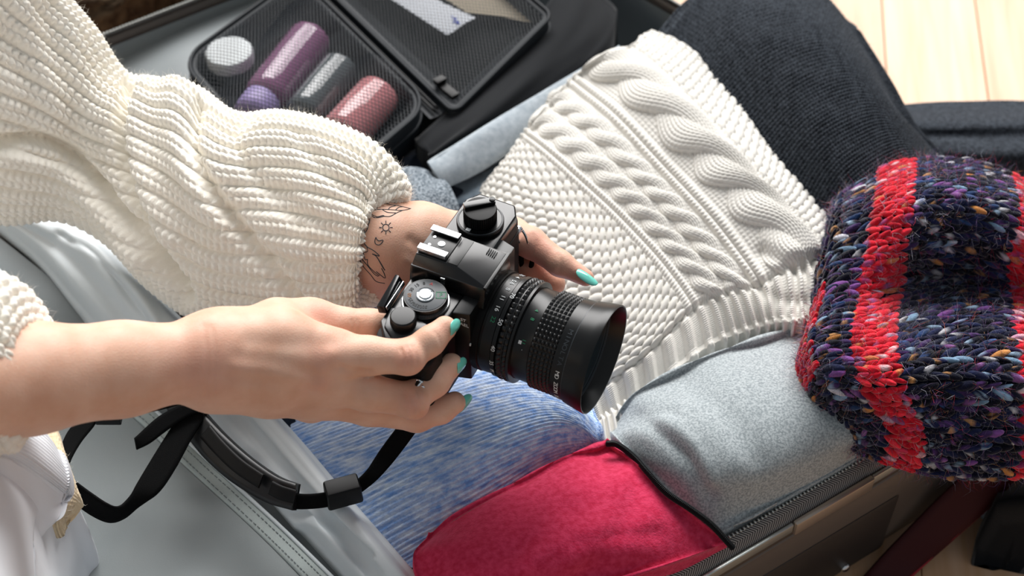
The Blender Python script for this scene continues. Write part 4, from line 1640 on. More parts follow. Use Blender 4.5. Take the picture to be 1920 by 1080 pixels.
# lettering on the front panel beside the lens
FR = lambda x, z: Matrix.Translation((x, -.0340 + (x + .009) / .0105 * .003 - .0002, z)) @ Matrix(((1, 0, 0, 0), (0, 0, -1, 0), (0, 1, 0, 0), (0, 0, 0, 1)))
text_mesh('\u25b2ST', .0036, FR(-.0040, .0312), m_print_white, None)
text_mesh('\u25bcAEL', .0036, FR(-.0034, .0270), m_print_white, None)
# strap lugs
for (lx, ly, lz) in ((-.013, .0650, .012), (-.012, -.0735, .010)):
    cp(lathe('strap_lug', [(-.003, .0022), (.0015, .0022), (.002, .0026), (.003, .0026)], m_chrome, axis='y', n=20, c=(lx, ly, lz)))
th_ = np.linspace(0, 2 * np.pi, 28, endpoint=False)
for (lx, ly, lz, rr2, tl) in ((-.0105, .0672, .0045, .0085, .35), (-.009, -.0745, .006, .0046, 0)):
    P_ = np.stack([lx + rr2 * .42 * np.cos(th_) - tl * rr2 * np.sin(th_), ly + .0008 * np.sin(th_), lz + rr2 * np.sin(th_)], 1)
    cp(tube('split_ring', P_, .0009, m_chrome, None, 8, True))
P_ = [(-.008, .0672, -.0015), (-.0045, .0690, -.006), (-.0040, .0690, -.016), (-.0060, .0680, -.028), (-.009, .0660, -.040)]
cp(tube('strap_cord', P_, .0018, m_webbing, None, 8, n=40))
P_ = [(-.008, .0672, -.0015), (-.0125, .0690, -.004), (-.0120, .0690, -.016), (-.0110, .0680, -.028), (-.0105, .0660, -.040)]
cp(tube('strap_cord', P_, .0018, m_webbing, None, 8, n=40))

# ---- lens (axis = local x)
lens = cp(lathe('lens_barrel', [(.0010, .0310), (.0030, .0318), (.0080, .0318), (.0085, .0300), (.0300, .0300), (.0305, .0298), (.0420, .0298), (.0430, .0302), (.0620, .0302), (.0640, .0308)], m_cam_satin, axis='x', n=128, closed=False))


def ring(name, prof, mt, n=128, closed=False):
    o = lathe(name, prof, mt, None, axis='x', n=n, closed=closed)
    return cp(o, lens)


lens.scale.x = .90
ring('aperture_ring', [(.0078, .0305), (.0084, .0324), (.0160, .0320), (.0166, .0306)], m_cam_satin)
ring('mount_ring', [(.0008, .0300), (.0012, .0328), (.0062, .0328), (.0070, .0312)], m_cam_dark)


def knurl(name, x0, x1, r, nx, na, hgt, mt):
    """grid of little pyramids round the barrel"""
    V, F = [], []
    dx = (x1 - x0) / nx
    da = 2 * math.pi / na
    for i in range(nx):
        for k in range(na):
            g = .06
            xa, xb = x0 + (i + g) * dx, x0 + (i + 1 - g) * dx
            a0, a1 = (k + g) * da, (k + 1 - g) * da
            o_ = len(V)
            for (x, a) in ((xa, a0), (xb, a0), (xb, a1), (xa, a1)):
                V.append((x, r * math.cos(a), r * math.sin(a)))
            q = .30
            for (x, a) in ((xa + dx * q, a0 + da * q), (xb - dx * q, a0 + da * q), (xb - dx * q, a1 - da * q), (xa + dx * q, a1 - da * q)):
                V.append((x, (r + hgt) * math.cos(a), (r + hgt) * math.sin(a)))
            F += [(o_ + 4, o_ + 5, o_ + 6, o_ + 7)] + [(o_ + j, o_ + (j + 1) % 4, o_ + 4 + (j + 1) % 4, o_ + 4 + j) for j in range(4)]
    V, F = np.array(V), np.array(F)
    B_ = bmesh.new()
    bm_lathe(B_, [(x0 - .0004, r - .001), (x0, r + .0001), (x1, r + .0001), (x1 + .0004, r - .001)], 'x', 128, (0, 0, 0), False)
    base = np.array([v_.co[:] for v_ in B_.verts])
    bf = np.array([[v_.index for v_ in f_.verts] for f_ in B_.faces]) if not B_.verts.index_update() else None
    B_.free()
    V2, F2 = join_np([(V, F), (base, bf)])
    return cp(link(name, mesh_np(name, V2, F2), mt, None, False), lens)


knurl('zoom_ring', .0195, .0285, .0314, 2, 50, .0020, m_rubber)
ring('zoom_ring_lip', [(.0166, .0306), (.0168, .0330), (.0194, .0328), (.0195, .0314)], m_cam_satin)
ring('zoom_ring_lip', [(.0285, .0314), (.0286, .0332), (.0304, .0332), (.0308, .0300)], m_cam_satin)
knurl('focus_ring', .0425, .0605, .0300, 6, 58, .0017, m_rubber)
ring('front_collar', [(.0605, .0304), (.0606, .0318), (.0690, .0322), (.0696, .0314)], m_cam_satin)
ring('collar_line', [(.0690, .0321), (.0692, .0326), (.0698, .0326), (.0700, .0321)], m_dial_top)
hood = ring('lens_hood', [(.0694, .0322), (.0698, .0330), (.0790, .0346), (.0850, .0354), (.0857, .0352), (.0855, .0345), (.0790, .0322), (.0700, .0305), (.0680, .0300)], m_cam_satin)
ring('filter_ring', [(.0745, .0318), (.0752, .0316), (.0752, .0306), (.0740, .0305)], m_dial_top)
ring('front_element', [(.0738, .0306), (.0742, .0260), (.0745, .0180), (.0746, .008), (.0746, .0004)], m_glass, closed=True)


def cyl_text(s_, size, x, deg, r, mt, rot=0):
    a = math.radians(deg)
    n_ = Vector((0, math.cos(a), math.sin(a)))
    t_ = Vector((0, -math.sin(a), math.cos(a)))      # direction of increasing angle
    e_ = Vector((1, 0, 0))
    X_ = -t_ * math.cos(rot) + e_ * math.sin(rot)
    Y_ = n_.cross(X_)
    mtx = Matrix(((X_.x, Y_.x, n_.x, x), (X_.y, Y_.y, n_.y, n_.y * r), (X_.z, Y_.z, n_.z, n_.z * r), (0, 0, 0, 1)))
    return text_mesh(s_, size, mtx, mt, lens)


for k_, (s_, m__) in enumerate((('22', m_print_green), ('16', m_print_white), ('11', m_print_white), ('8', m_print_white), ('5.6', m_print_white), ('4', m_print_white), ('3.5', m_print_white))):
    cyl_text(s_, .0042, .0125, 128 - k_ * 13, .0324, m__, math.pi)
for s_, dg in (('70', 96), ('50', 128), ('40', 158), ('35', 178), ('M', 192)):
    cyl_text(s_, .0042, .0182, dg, .0331, m_print_white, math.pi)
for s_, dg, m__ in (('11', 140, m_print_green), ('4', 100, m_print_green), ('8', 112, m_print_green), ('\u00b7', 150, m_print_white)):
    cyl_text(s_, .0036, .0372, dg, .0301, m__, math.pi)
cyl_text('\u25a0', .003, .0345, 142, .0300, m_print_white, math.pi)
for k_, ch in enumerate('MD ZOOM 35-70'):
    if ch != ' ':
        cyl_text(ch, .0042, .0655, 160 + k_ * 4.9, .0321, m_print_white, math.pi)
for k_, ch in enumerate('MINOLTA'):
    cyl_text(ch, .0046, .0655, 112 + k_ * 6.0, .0321, m_dial_top, math.pi)
box('mount_dot', (.0012, -.0322, .0085), (.0020, -.0300, .0102), m_print_white, None, 0)
cp(bpy.data.objects['mount_dot'])

# ------------------------------------------------------------------ camera strap (a part of the camera, built in place)
def ribbon(name, edges, th, mt, parent=film, n=80, inv=FINV):
    """edges: list of (px,py,z, px,py,z) left/right edge points"""
    L_ = crom(np.array([at(*e[:3]) for e in edges]), n)
    R_ = crom(np.array([at(*e[3:]) for e in edges]), n)
    t_ = np.gradient((L_ + R_) / 2, axis=0)
    nn_ = np.cross(t_, R_ - L_)
    nn_ /= np.linalg.norm(nn_, axis=1, keepdims=True) + 1e-12
    k = 6
    f = np.linspace(0, 1, k)[:, None, None]
    top = L_ * (1 - f) + R_ * f + nn_ * th / 2
    bot = L_ * (1 - f) + R_ * f - nn_ * th / 2
    ring_ = np.concatenate([top, bot[::-1]])        # (2k, n, 3)
    D_ = np.swapaxes(ring_, 0, 1)
    F_ = grid_faces(n, 2 * k, True)
    V_ = D_.reshape(-1, 3)
    cap = []
    for s0_ in (0, (n - 1) * 2 * k):
        for i in range(k - 1):
            cap.append([s0_ + i, s0_ + i + 1, s0_ + 2 * k - 2 - i, s0_ + 2 * k - 1 - i])
    F_ = np.concatenate([F_, np.array(cap)])
    o = link(name, mesh_np(name, V_, F_), mt, parent, False)
    o.matrix_parent_inverse = inv
    return o


strap = ribbon('strap', [(800, 730, .205, 835, 742, .205), (770, 770, .185, 803, 780, .183), (750, 795, .176, 788, 798, .172), (713, 843, .158, 744, 858, .154), (690, 878, .150, 712, 895, .146), (672, 898, .147, 685, 917, .140), (655, 910, .146, 660, 935, .138)], .0016, m_webbing)
S_ID = Matrix.Identity(4)
ribbon('strap_link', [(640, 915, .146, 640, 945, .138), (600, 925, .146, 600, 952, .138), (560, 926, .146, 556, 954, .138), (530, 915, .146, 520, 948, .138)], .0018, m_webbing, strap, inv=S_ID)
pad = ribbon('shoulder_pad', [(560, 908, .150, 552, 957, .140), (520, 893, .150, 500, 940, .138), (470, 858, .150, 440, 905, .138), (425, 818, .150, 390, 862, .138), (385, 775, .148, 352, 815, .136), (360, 740, .145, 325, 780, .134), (330, 700, .14, 300, 735, .13)], .0065, m_rubber, strap, inv=S_ID)
ribbon('pad_inset', [(495, 890, .1555, 485, 915, .1495), (455, 862, .1555, 440, 885, .1495), (420, 828, .1555, 403, 850, .1495), (395, 798, .155, 376, 820, .149)], .002, m_cam_dark, strap, inv=S_ID)
ribbon('pad_inset', [(556, 919, .1550, 551, 944, .1490), (530, 911, .1555, 522, 936, .1495), (512, 902, .1555, 504, 926, .1495)], .002, m_cam_dark, strap, inv=S_ID)
ribbon('strap_loop', [(440, 700, .16, 470, 720, .16), (395, 715, .156, 430, 735, .156), (362, 745, .152, 402, 758, .152), (325, 797, .148, 362, 818, .146), (290, 852, .144, 328, 880, .141), (258, 905, .14, 296, 925, .137), (240, 935, .138, 258, 952, .13), (222, 950, .140, 232, 972, .128), (200, 944, .146, 205, 979, .130), (170, 924, .15, 172, 966, .136), (140, 902, .154, 135, 940, .142), (110, 880, .158, 95, 915, .15)], .0016, m_webbing, strap, n=140, inv=S_ID)
ribbon('strap_loop', [(105, 880, .158, 125, 890, .156), (114, 838, .156, 134, 862, .153), (128, 808, .154, 152, 830, .150), (150, 786, .152, 176, 800, .147), (176, 775, .15, 190, 782, .145), (225, 765, .15, 230, 778, .145), (275, 755, .15, 285, 772, .145), (340, 740, .15, 345, 757, .145)], .0016, m_webbing, strap, n=110, inv=S_ID)
ribbon('strap_tail', [(252, 822, .152, 256, 843, .146), (262, 812, .152, 280, 832, .147), (300, 780, .154, 318, 803, .15), (345, 757, .156, 355, 780, .152), (390, 742, .158, 395, 765, .154)], .0026, m_webbing, strap, inv=S_ID)


def oriented_box(name, pc_, ex_, ey_, ez_, size, mt, parent, inv, bevel=.0012, taper=1.):
    bm = bmesh.new()
    pts = []
    for z in (-.5, .5):
        for x, y in ((-.5, -.5), (.5, -.5), (.5, .5), (-.5, .5)):
            k_ = taper if z > 0 else 1
            pts.append(Vector(pc_ + ex_ * x * size[0] * k_ + ey_ * y * size[1] * k_ + ez_ * z * size[2]))
    bm_hex(bm, pts)
    o = bm_obj(name, bm, mt, parent, bevel=bevel, seg=3)
    o.matrix_parent_inverse = inv
    return o


bx_ = at(680, 905, .146) - at(606, 925, .146)
bx_ /= np.linalg.norm(bx_)
by_ = np.cross([0, 0, 1.], bx_)
buck = oriented_box('buckle', at(643, 922, .144), bx_, by_, np.array([0, 0, 1.]), (.0235, .0135, .017), m_plastic, strap, S_ID, .0022, .96)
oriented_box('slider', at(205, 779, .149), np.array([1., 0, 0]), np.array([0, 1., 0]), np.array([0, 0, 1.]), (.017, .012, .006), m_plastic, strap, S_ID, .001)

# ------------------------------------------------------------------ person: skin by smooth distance field, clothes as children
def sd_cone(P, a, b, ra, rb):
    ba = b - a
    l2 = float(ba @ ba)
    pa = P - a
    t = np.clip((pa @ ba) / l2, 0, 1)
    d = pa - t[..., None] * ba
    return np.sqrt(np.einsum('...i,...i', d, d)) - (ra + (rb - ra) * t)


def sd_ell(P, c, R, M3):
    q = (P - c) @ M3
    k0 = np.sqrt(np.sum((q / R) ** 2, -1))
    k1 = np.sqrt(np.sum((q / (R * R)) ** 2, -1)) + 1e-9
    return k0 * (k0 - 1) / k1


def smin(a, b, k):
    h = np.clip(.5 + .5 * (b - a) / k, 0, 1)
    return b + (a - b) * h - k * h * (1 - h)


def surface_nets(F, org, h):
    nx, ny, nz = F.shape
    ins = F < 0
    corners = [(i, j, k) for i in (0, 1) for j in (0, 1) for k in (0, 1)]
    cnt = np.zeros((nx - 1, ny - 1, nz - 1), np.int8)
    for i, j, k in corners:
        cnt += ins[i:nx - 1 + i, j:ny - 1 + j, k:nz - 1 + k]
    act = (cnt > 0) & (cnt < 8)
    idx = np.argwhere(act)
    vid = np.full(act.shape, -1, np.int64)
    vid[act] = np.arange(len(idx))
    S = np.zeros((len(idx), 3))
    C = np.zeros(len(idx))
    for a in corners:
        for ax in range(3):
            if a[ax] == 0:
                b = list(a)
                b[ax] = 1
                fa = F[idx[:, 0] + a[0], idx[:, 1] + a[1], idx[:, 2] + a[2]]
                fb = F[idx[:, 0] + b[0], idx[:, 1] + b[1], idx[:, 2] + b[2]]
                m_ = (fa < 0) != (fb < 0)
                t = np.where(m_, fa / (fa - fb + 1e-20), 0)
                p = np.tile(np.array(a, float), (len(idx), 1))
                p[:, ax] = t
                S += p * m_[:, None]
                C += m_
    V = org + (idx + S / C[:, None]) * h
    quads = []
    for ax in range(3):
        o1, o2 = [x for x in range(3) if x != ax]
        sl0 = [slice(None)] * 3
        sl1 = [slice(None)] * 3
        sl0[ax] = slice(0, -1)
        sl1[ax] = slice(1, None)
        ch = ins[tuple(sl0)] != ins[tuple(sl1)]
        e = np.argwhere(ch)
        ok = (e[:, o1] > 0) & (e[:, o2] > 0) & (e[:, o1] < F.shape[o1] - 1) & (e[:, o2] < F.shape[o2] - 1)
        e = e[ok]
        s = ins[tuple(e.T)]
        q = []
        for d1, d2 in ((-1, -1), (0, -1), (0, 0), (-1, 0)):
            c = e.copy()
            c[:, o1] += d1
            c[:, o2] += d2
            q.append(vid[tuple(c.T)])
        q = np.stack(q, 1)
        fl = s if ax != 1 else ~s
        q[~fl] = q[~fl][:, ::-1]
        quads.append(q)
    return V, np.concatenate(quads)


def build_sdf(fun, lo, hi, h, B=12):
    """evaluate only blocks the surface passes through"""
    lo, hi = np.array(lo), np.array(hi)
    nb = np.ceil((hi - lo) / (h * B)).astype(int)
    n = nb * B + 1
    cidx = np.stack(np.meshgrid(*[np.arange(k) for k in nb], indexing='ij'), -1).reshape(-1, 3)
    cen = (lo + (cidx + .5) * B * h).astype(np.float32)
    fc = fun(cen)
    F = np.empty(tuple(n), np.float32)
    rad = B * h * .87 * 1.35 + .003
    act = np.abs(fc) < rad
    F[...] = 1
    for c in cidx[(fc < 0) & ~act]:
        a = c * B
        F[a[0]:a[0] + B + 1, a[1]:a[1] + B + 1, a[2]:a[2] + B + 1] = -1
    loc = np.stack(np.meshgrid(*[np.arange(B + 1)] * 3, indexing='ij'), -1).reshape(-1, 3)
    A = cidx[act] * B
    for i in range(0, len(A), 120):
        I = (A[i:i + 120, None] + loc[None]).reshape(-1, 3)
        F[I[:, 0], I[:, 1], I[:, 2]] = fun((lo + I * h).astype(np.float32))
    return surface_nets(F, lo, h)


def chain(P, pts, k=.004):
    """finger or limb: list of (point, radius)"""
    d = None
    for (a, ra), (b, rb) in zip(pts[:-1], pts[1:]):
        c = sd_cone(P, a, b, ra, rb)
        d = c if d is None else smin(d, c, k)
    return d


J = lambda px, py, z, r: (at(px, py, z), r)
# right arm and hand (enters from the left)
R_fore = [J(-420, 770, .40, .036), J(-150, 737, .345, .033), J(60, 709, .315, .0292), J(230, 692, .297, .0255), J(385, 674, .284, .0215), J(420, 672, .282, .0215)]
R_palm = [[J(410, 655, .284, .0200), J(520, 640, .282, .0190), J(622, 660, .272, .0140)],
          [J(410, 672, .282, .0220), J(520, 680, .276, .0185), J(612, 705, .260, .0140)],
          [J(410, 690, .278, .0205), J(510, 705, .264, .0170), J(602, 735, .244, .0130)],
          [J(410, 705, .270, .0180), J(500, 728, .252, .0150), J(585, 752, .228, .0120)],
          [J(430, 648, .276, .0180), J(520, 612, .268, .0155), J(588, 605, .263, .0135)]]
R_fing = [[J(610, 664, .274, .0135), J(690, 667, .269, .0112), J(762, 669, .266, .0099), J(806, 640, .270, .0085), J(834, 615, .2715, .0072)],
          [J(600, 712, .258, .0135), J(690, 736, .247, .0110), J(768, 750, .236, .0100), J(815, 716, .238, .0087), J(846, 684, .241, .0072)],
          [J(590, 742, .241, .0125), J(690, 765, .226, .0105), J(782, 780, .213, .0095), J(826, 768, .213, .0084), J(852, 755, .2145, .0070)],
          [J(580, 752, .226, .0115), J(660, 756, .205, .0092), J(735, 758, .196, .0082), J(790, 745, .196, .0070)],
          [J(580, 605, .264, .0140), J(640, 612, .260, .0112), J(690, 611, .257, .0100), J(722, 604, .2555, .0078)]]
R_kn = [(at(612, 672, .289), .012, .34), (at(766, 672, .277), .010, .42), (at(775, 760, .248), .010, .42), (at(600, 725, .272), .009, .3), (at(838, 612, .28), .007, .35), (at(600, 596, .275), .012, .4), (at(382, 690, .305), .022, .35), (at(850, 690, .25), .006, .4), (at(790, 790, .222), .007, .4)]


def right_sdf(P):
    palm = chain(P, R_fore, .008)
    for c in R_palm:
        palm = smin(palm, chain(P, c, .008), .014)
    out = None
    for f in R_fing:
        d = smin(palm, chain(P, f, .004), .007)
        out = d if out is None else np.minimum(out, d)
    # knuckle pads
    for c, r in ((at(766, 672, .269), .0098), (at(775, 757, .239), .0098)):
        s = np.sqrt(np.sum((P - c.astype(np.float32)) ** 2, -1)) - r
        out = smin(out, s, .003)
    return out


# left arm and hand (comes out of the wide sleeve, behind the camera)
L_fore = [J(-180, 35, .29, .030), J(-45, 180, .240, .027), J(88, 255, .208, .026), J(245, 320, .190, .025), J(406, 410, .190, .024), J(594, 445, .207, .022), J(665, 452, .225, .0225), J(715, 461, .230, .0232)]
L_palm = [[J(715, 445, .231, .0225), J(790, 440, .226, .0200), J(870, 445, .217, .0150), J(908, 447, .214, .0130)],
          [J(715, 462, .228, .0240), J(790, 472, .216, .0200), J(870, 485, .203, .0150)],
          [J(715, 478, .224, .0225), J(780, 505, .208, .0180), J(860, 530, .192, .0140)],
          [J(720, 490, .220, .0190), J(770, 545, .202, .0150), J(850, 580, .186, .0130)]]
L_fing = [[J(905, 447, .214, .0130), J(960, 440, .224, .0115), J(995, 455, .230, .0100), J(1050, 494, .228, .0082), J(1098, 521, .2245, .0056)],
          [J(880, 485, .203, .0130), J(960, 480, .206, .0110), J(1002, 505, .206, .0098), J(1038, 532, .203, .0080)],
          [J(860, 530, .192, .0130), J(930, 545, .190, .0105), J(985, 575, .190, .0090)],
          [J(850, 580, .186, .0125), J(900, 620, .184, .0100), J(940, 650, .186, .0085)]]
L_kn = [(at(790, 500, .25), .02, .4), (at(1000, 470, .235), .016, .55), (at(1085, 520, .23), .012, .6), (at(1010, 512, .21), .014, .6), (at(760, 470, .26), .015, .25), (at(740, 530, .22), .018, .4)]


def left_sdf(P):
    palm = chain(P, L_fore, .008)
    for c in L_palm:
        palm = smin(palm, chain(P, c, .01), .014)
    out = None
    for f in L_fing:
        d = smin(palm, chain(P, f, .004), .007)
        out = d if out is None else np.minimum(out, d)
    return out


def bounds(lists, pad):
    pts = np.array([p for l in lists for p, r in l])
    return pts.min(0) - pad, pts.max(0) + pad


VR, FR_ = build_sdf(right_sdf, *bounds([R_fore] + R_palm + R_fing, .046), .0012)
VL, FL_ = build_sdf(left_sdf, *bounds([L_fore] + L_palm + L_fing, .046), .0013)

# upper body (inside the jumper, out of frame)
elR, elL = R_fore[0][0], L_fore[0][0]
shR, shL = np.array([-.80, -.02, .66]), np.array([-.80, .36, .66])
chest, pelv, neck = np.array([-.84, .17, .60]), np.array([-.86, .17, .24]), np.array([-.82, .17, .78])


def torso_sdf(P):
    d = sd_cone(P, pelv, chest, .135, .125)
    d = smin(d, sd_cone(P, shR, shL, .06, .06), .06)
    d = smin(d, sd_cone(P, chest, neck, .06, .05), .05)
    for sh, el in ((shR, elR), (shL, elL)):
        d = smin(d, sd_cone(P, sh, el, .052, .040), .03)
    return d


VT, FT_ = build_sdf(torso_sdf, (-1.15, -.4, .0), (-.15, .70, .95), .012)
V, F = join_np([(VR, FR_), (VL, FL_), (VT, FT_)])
red = np.zeros(len(V))
for c, r, w in R_kn + L_kn:
    red = np.maximum(red, w * np.exp(-np.sum((V - c) ** 2, 1) / (r * r)))
pm = mesh_np('person', V, F, {'red': ('FLOAT', red)})
vn = np.empty(len(V) * 3, np.float32)
pm.vertices.foreach_get('normal', vn)
vn = vn.reshape(-1, 3)
skin_lines = [([(752, 655), (757, 672), (758, 690)], 3.5, -.0007), ([(763, 650), (768, 670), (770, 690)], 3.5, -.0007), ([(774, 648), (780, 664), (782, 682)], 3.5, -.0006), ([(815, 622), (822, 632), (826, 645)], 3, -.0004),
              ([(758, 738), (764, 755), (764, 774)], 3.5, -.0007), ([(770, 738), (776, 756), (778, 772)], 3.5, -.0007), ([(783, 733), (790, 748), (792, 764)], 3.5, -.0005),
              ([(660, 600), (664, 610), (664, 622)], 3, -.0005), ([(670, 600), (674, 610), (674, 622)], 3, -.0005),
              ([(430, 705), (500, 718), (570, 738), (620, 748)], 14, -.0009), ([(450, 668), (530, 680), (590, 705)], 16, -.0008), ([(640, 690), (660, 696), (690, 700)], 8, -.0016),
              ([(470, 640), (540, 645), (610, 640), (650, 632)], 20, -.0013), ([(440, 690), (520, 700), (600, 722)], 14, .0005), ([(382, 610), (388, 660), (388, 740)], 6, -.0006), ([(396, 612), (402, 660), (400, 745)], 5, -.0005),
              ([(620, 665), (612, 680), (606, 690)], 14, .0012), ([(600, 718), (596, 730)], 12, .0010),
              ([(770, 450), (800, 470), (830, 480)], 10, -.0012), ([(760, 490), (790, 505), (820, 520)], 12, .0012), ([(1000, 440), (1004, 456), (1000, 474)], 4, -.0005), ([(1048, 478), (1052, 494), (1048, 510)], 4, -.0005)]
V = V + vn * valley(V.reshape(-1, 1, 3), skin_lines, vn.reshape(-1, 1, 3)).reshape(-1, 1)
pm.vertices.foreach_set('co', np.ascontiguousarray(V, np.float32).ravel())
pm.update()
person = link('person', pm, m_skin)
tag(person, 'person in a cream chunky jumper and white trousers holding a camera with both hands', 'person')
bvh = BVHTree.FromPolygons([tuple(p) for p in np.concatenate([VR, VL])], [tuple(int(i) for i in f) for f in np.concatenate([FR_, FL_ + len(VR)])])


def hit(px, py):
    d = (px - 960) / FPX * CX - (py - 540) / FPX * CU - CW
    r = bvh.ray_cast(Vector(CP), Vector(d).normalized())
    return (np.array(r[0]), np.array(r[1])) if r[0] is not None else (None, None)


def nail(c, d, nrm, ln, wd2, parent=person):
    d = d / np.linalg.norm(d)
    nrm = nrm - d * (nrm @ d)
    nrm /= np.linalg.norm(nrm)
    s = np.cross(nrm, d)
    nu, nv = 18, 10
    th = np.linspace(0, np.pi, nv)[:, None]
    ph = (np.arange(nu) / nu * 2 * np.pi)[None]
    ce = lambda x, e: np.sign(x) * np.abs(x) ** e
    x = ce(np.cos(ph), .75) * np.sin(th) ** .6
    y = ce(np.sin(ph), .75) * np.sin(th) ** .6
    z = np.cos(th) * np.ones_like(ph)
    D_ = c + d * (x * ln / 2)[..., None] + s * (y * wd2 / 2 * (1 - .12 * np.clip(x, 0, 1)))[..., None] + nrm * (z * .0005 - (y ** 2) * wd2 * .22 - np.clip(x, -1, 1) ** 2 * ln * .04)[..., None]
    return grid_obj('fingernail', D_, m_nail, parent, wrap=True, flip=True)


exw = LENS_DIR / np.linalg.norm(LENS_DIR)
eyw = np.array([-exw[1], exw[0], 0])
upw = np.array([0, 0, 1.])
nail(R_fing[0][4][0] + exw * .0068 + eyw * .002 + upw * .0012, eyw * 1 - upw * .35, exw * 1 + upw * .12, .0130, .0100)
nail(R_fing[1][4][0] + exw * .0070 + eyw * .002, eyw * 1 - upw * .35, exw * 1 + upw * .10, .0125, .0100)
nail(R_fing[2][4][0] + exw * .0064 + eyw * .0025 - upw * .001, eyw * 1 + exw * .2, exw * 1 + upw * .25 - eyw * .1, .0150, .0095)
tn = at(722, 593, .263)
nail(tn, at(742, 583, .264) - at(700, 602, .262), CW * .5 + CU, .0160, .0105)
ln_ = at(1102, 518, .2315)
nail(ln_, at(1120, 531, .229) - at(1082, 504, .2335), CW * .55 + CU * .8, .0165, .0085)

# tattoo strokes drawn on the wrist skin
tat = [[(232, 292), (300, 265), (380, 258), (460, 262), (540, 268), (600, 262), (640, 250)], [(232, 270), (280, 225), (340, 198), (400, 195), (450, 215), (520, 225), (590, 240), (635, 252)],
       [(240, 285), (270, 315), (320, 335), (390, 322), (380, 315), (330, 325), (280, 305), (240, 285)], [(380, 262), (420, 285), (470, 290), (500, 290)], [(390, 322), (450, 322), (510, 290), (570, 265)], [(325, 262), (335, 225), (370, 200)], [(430, 262), (450, 240), (500, 225)], [(500, 262), (530, 240), (560, 235)],
       [(235, 285), (260, 330), (258, 385), (235, 350), (200, 300)], [(255, 370), (240, 440), (205, 485), (195, 440), (215, 390), (255, 370)], [(210, 300), (190, 360), (185, 420), (150, 480)], [(185, 420), (215, 470), (180, 520), (150, 500)], [(240, 440), (215, 400), (200, 360)],
       [(150, 530), (200, 560), (240, 605), (300, 640), (350, 688), (285, 668), (320, 690), (360, 750), (400, 820)], [(160, 632), (200, 652), (240, 645), (235, 600)], [(150, 660), (190, 715), (240, 775), (300, 850), (340, 875)], [(200, 655), (220, 720), (240, 720), (245, 770), (300, 830), (350, 870)], [(160, 700), (200, 780), (270, 860), (320, 920), (400, 940)], [(330, 700), (380, 790), (400, 815)], [(320, 830), (400, 890), (395, 850), (370, 800)]]
for k_ in range(8):
    a_ = k_ * math.pi / 4
    tat.append([(410 + 38 * math.cos(a_), 425 + 38 * math.sin(a_)), (410 + 62 * math.cos(a_), 425 + 62 * math.sin(a_))])
tat.append([(410 + 30 * math.cos(t_), 425 + 30 * math.sin(t_)) for t_ in np.linspace(0, 2 * np.pi, 14)])
tat.append([(318, 515), (308, 550), (318, 578), (350, 585), (378, 560), (380, 540), (345, 548), (325, 530), (318, 515)])
strokes = []
for s_ in tat:
    q = np.array(s_, float) / 1080 * 220 + np.array([640, 340])
    q = crom(q, max(6, 5 * len(q))) if len(q) > 2 else np.linspace(q[0], q[1], 5)
    pts = []
    for x_, y_ in q:
        p_, n_ = hit(x_, y_)
        if p_ is not None:
            pts.append(p_ + n_ * .00002)
    if len(pts) > 2:
        strokes.append(tube_np(np.array(pts), .0003, 5))
if strokes:
    V, F = join_np(strokes)
    o = link('tattoo', mesh_np('tattoo', V, tri_from_quads(F)), m_ink, person)
    o['label'] = 'fine-line leaf, sun and moon tattoo on the wrist'


# ------------------------------------------------------------------ cream jumper
def knit_cream(nr, rows_per):
    def f(U, V, D=None):
        # half-fisherman ribs with fat alternating stitches
        c = np.cumsum(np.concatenate([[0], np.mean(np.linalg.norm(np.diff(D, axis=0), axis=2), 1)]))[:, None] / .0052
        w = U * nr + .10 * np.sin(V * 2.3)
        a = fr(w)
        rib = np.abs(np.sin(np.pi * a)) ** .8
        r = c + .35 * np.sin(2 * np.pi * a)
        bead = np.abs(np.sin(np.pi * r)) ** .7
        bead2 = np.abs(np.sin(np.pi * (r + .5))) ** .7
        pick = np.where(a < .5, bead, bead2)
        leg = np.abs(np.sin(2 * np.pi * a)) ** .7
        return .0032 * rib + .0030 * leg * pick - .002
    return f


stL = [((-160, -330), (-420, 60), .36, .75), ((-60, -180), (-300, 250), .31, .7), ((70, -60), (-160, 395), .265, .62), ((172, 50), (5, 418), .232, .6), ((232, 136), (105, 413), .214, .62), ((292, 152), (196, 455), .207, .62), ((368, 168), (285, 542), .203, .62), ((440, 214), (372, 596), .202, .62), ((525, 212), (470, 622), .203, .62), ((612, 230), (575, 640), .212, .66), ((690, 268), (655, 615), .224, .70), ((742, 318), (690, 580), .230, .72, -30), ((757, 350), (706, 560), .232, .70, -64), ((744, 372), (700, 546), .232, .64, -72), ((722, 378), (686, 536), .230, .60, -70), ((680, 384), (640, 526), .228, .56, -60)]
foldsL = [([(246, 150), (226, 230), (232, 320), (280, 440), (345, 560)], 13, -.015), ([(262, 170), (255, 250), (268, 330), (320, 450)], 20, .006),
          ([(375, 200), (362, 270), (395, 350), (460, 440), (560, 570)], 13, -.010), ([(330, 170), (330, 260), (350, 330), (420, 430)], 24, .005),
          ([(-60, 268), (60, 262), (120, 280), (190, 350), (260, 440), (330, 535)], 11, -.014), ([(-60, 300), (60, 300), (130, 330), (210, 410), (270, 490)], 16, .006),
          ([(470, 215), (440, 260), (480, 330), (560, 420)], 16, -.004), ([(560, 260), (620, 330), (690, 380)], 14, -.003), ([(520, 350), (600, 420), (670, 450)], 14, -.003), ([(500, 470), (600, 520), (670, 500)], 14, -.0035),
          ([(90, 20), (120, 120), (140, 220), (130, 300)], 26, -.006), ([(20, 60), (60, 160), (60, 240)], 26, -.004)]
jump = empty('knitted_jumper', (0, 0, 0))
jump.parent = person
slv, D, N = sleeve('sleeve', stL, 620, 560, m_cream, jump, disp=knit_cream(30, 1), lines=foldsL, wr=.0028, wc=(12, 10), seed_=5)
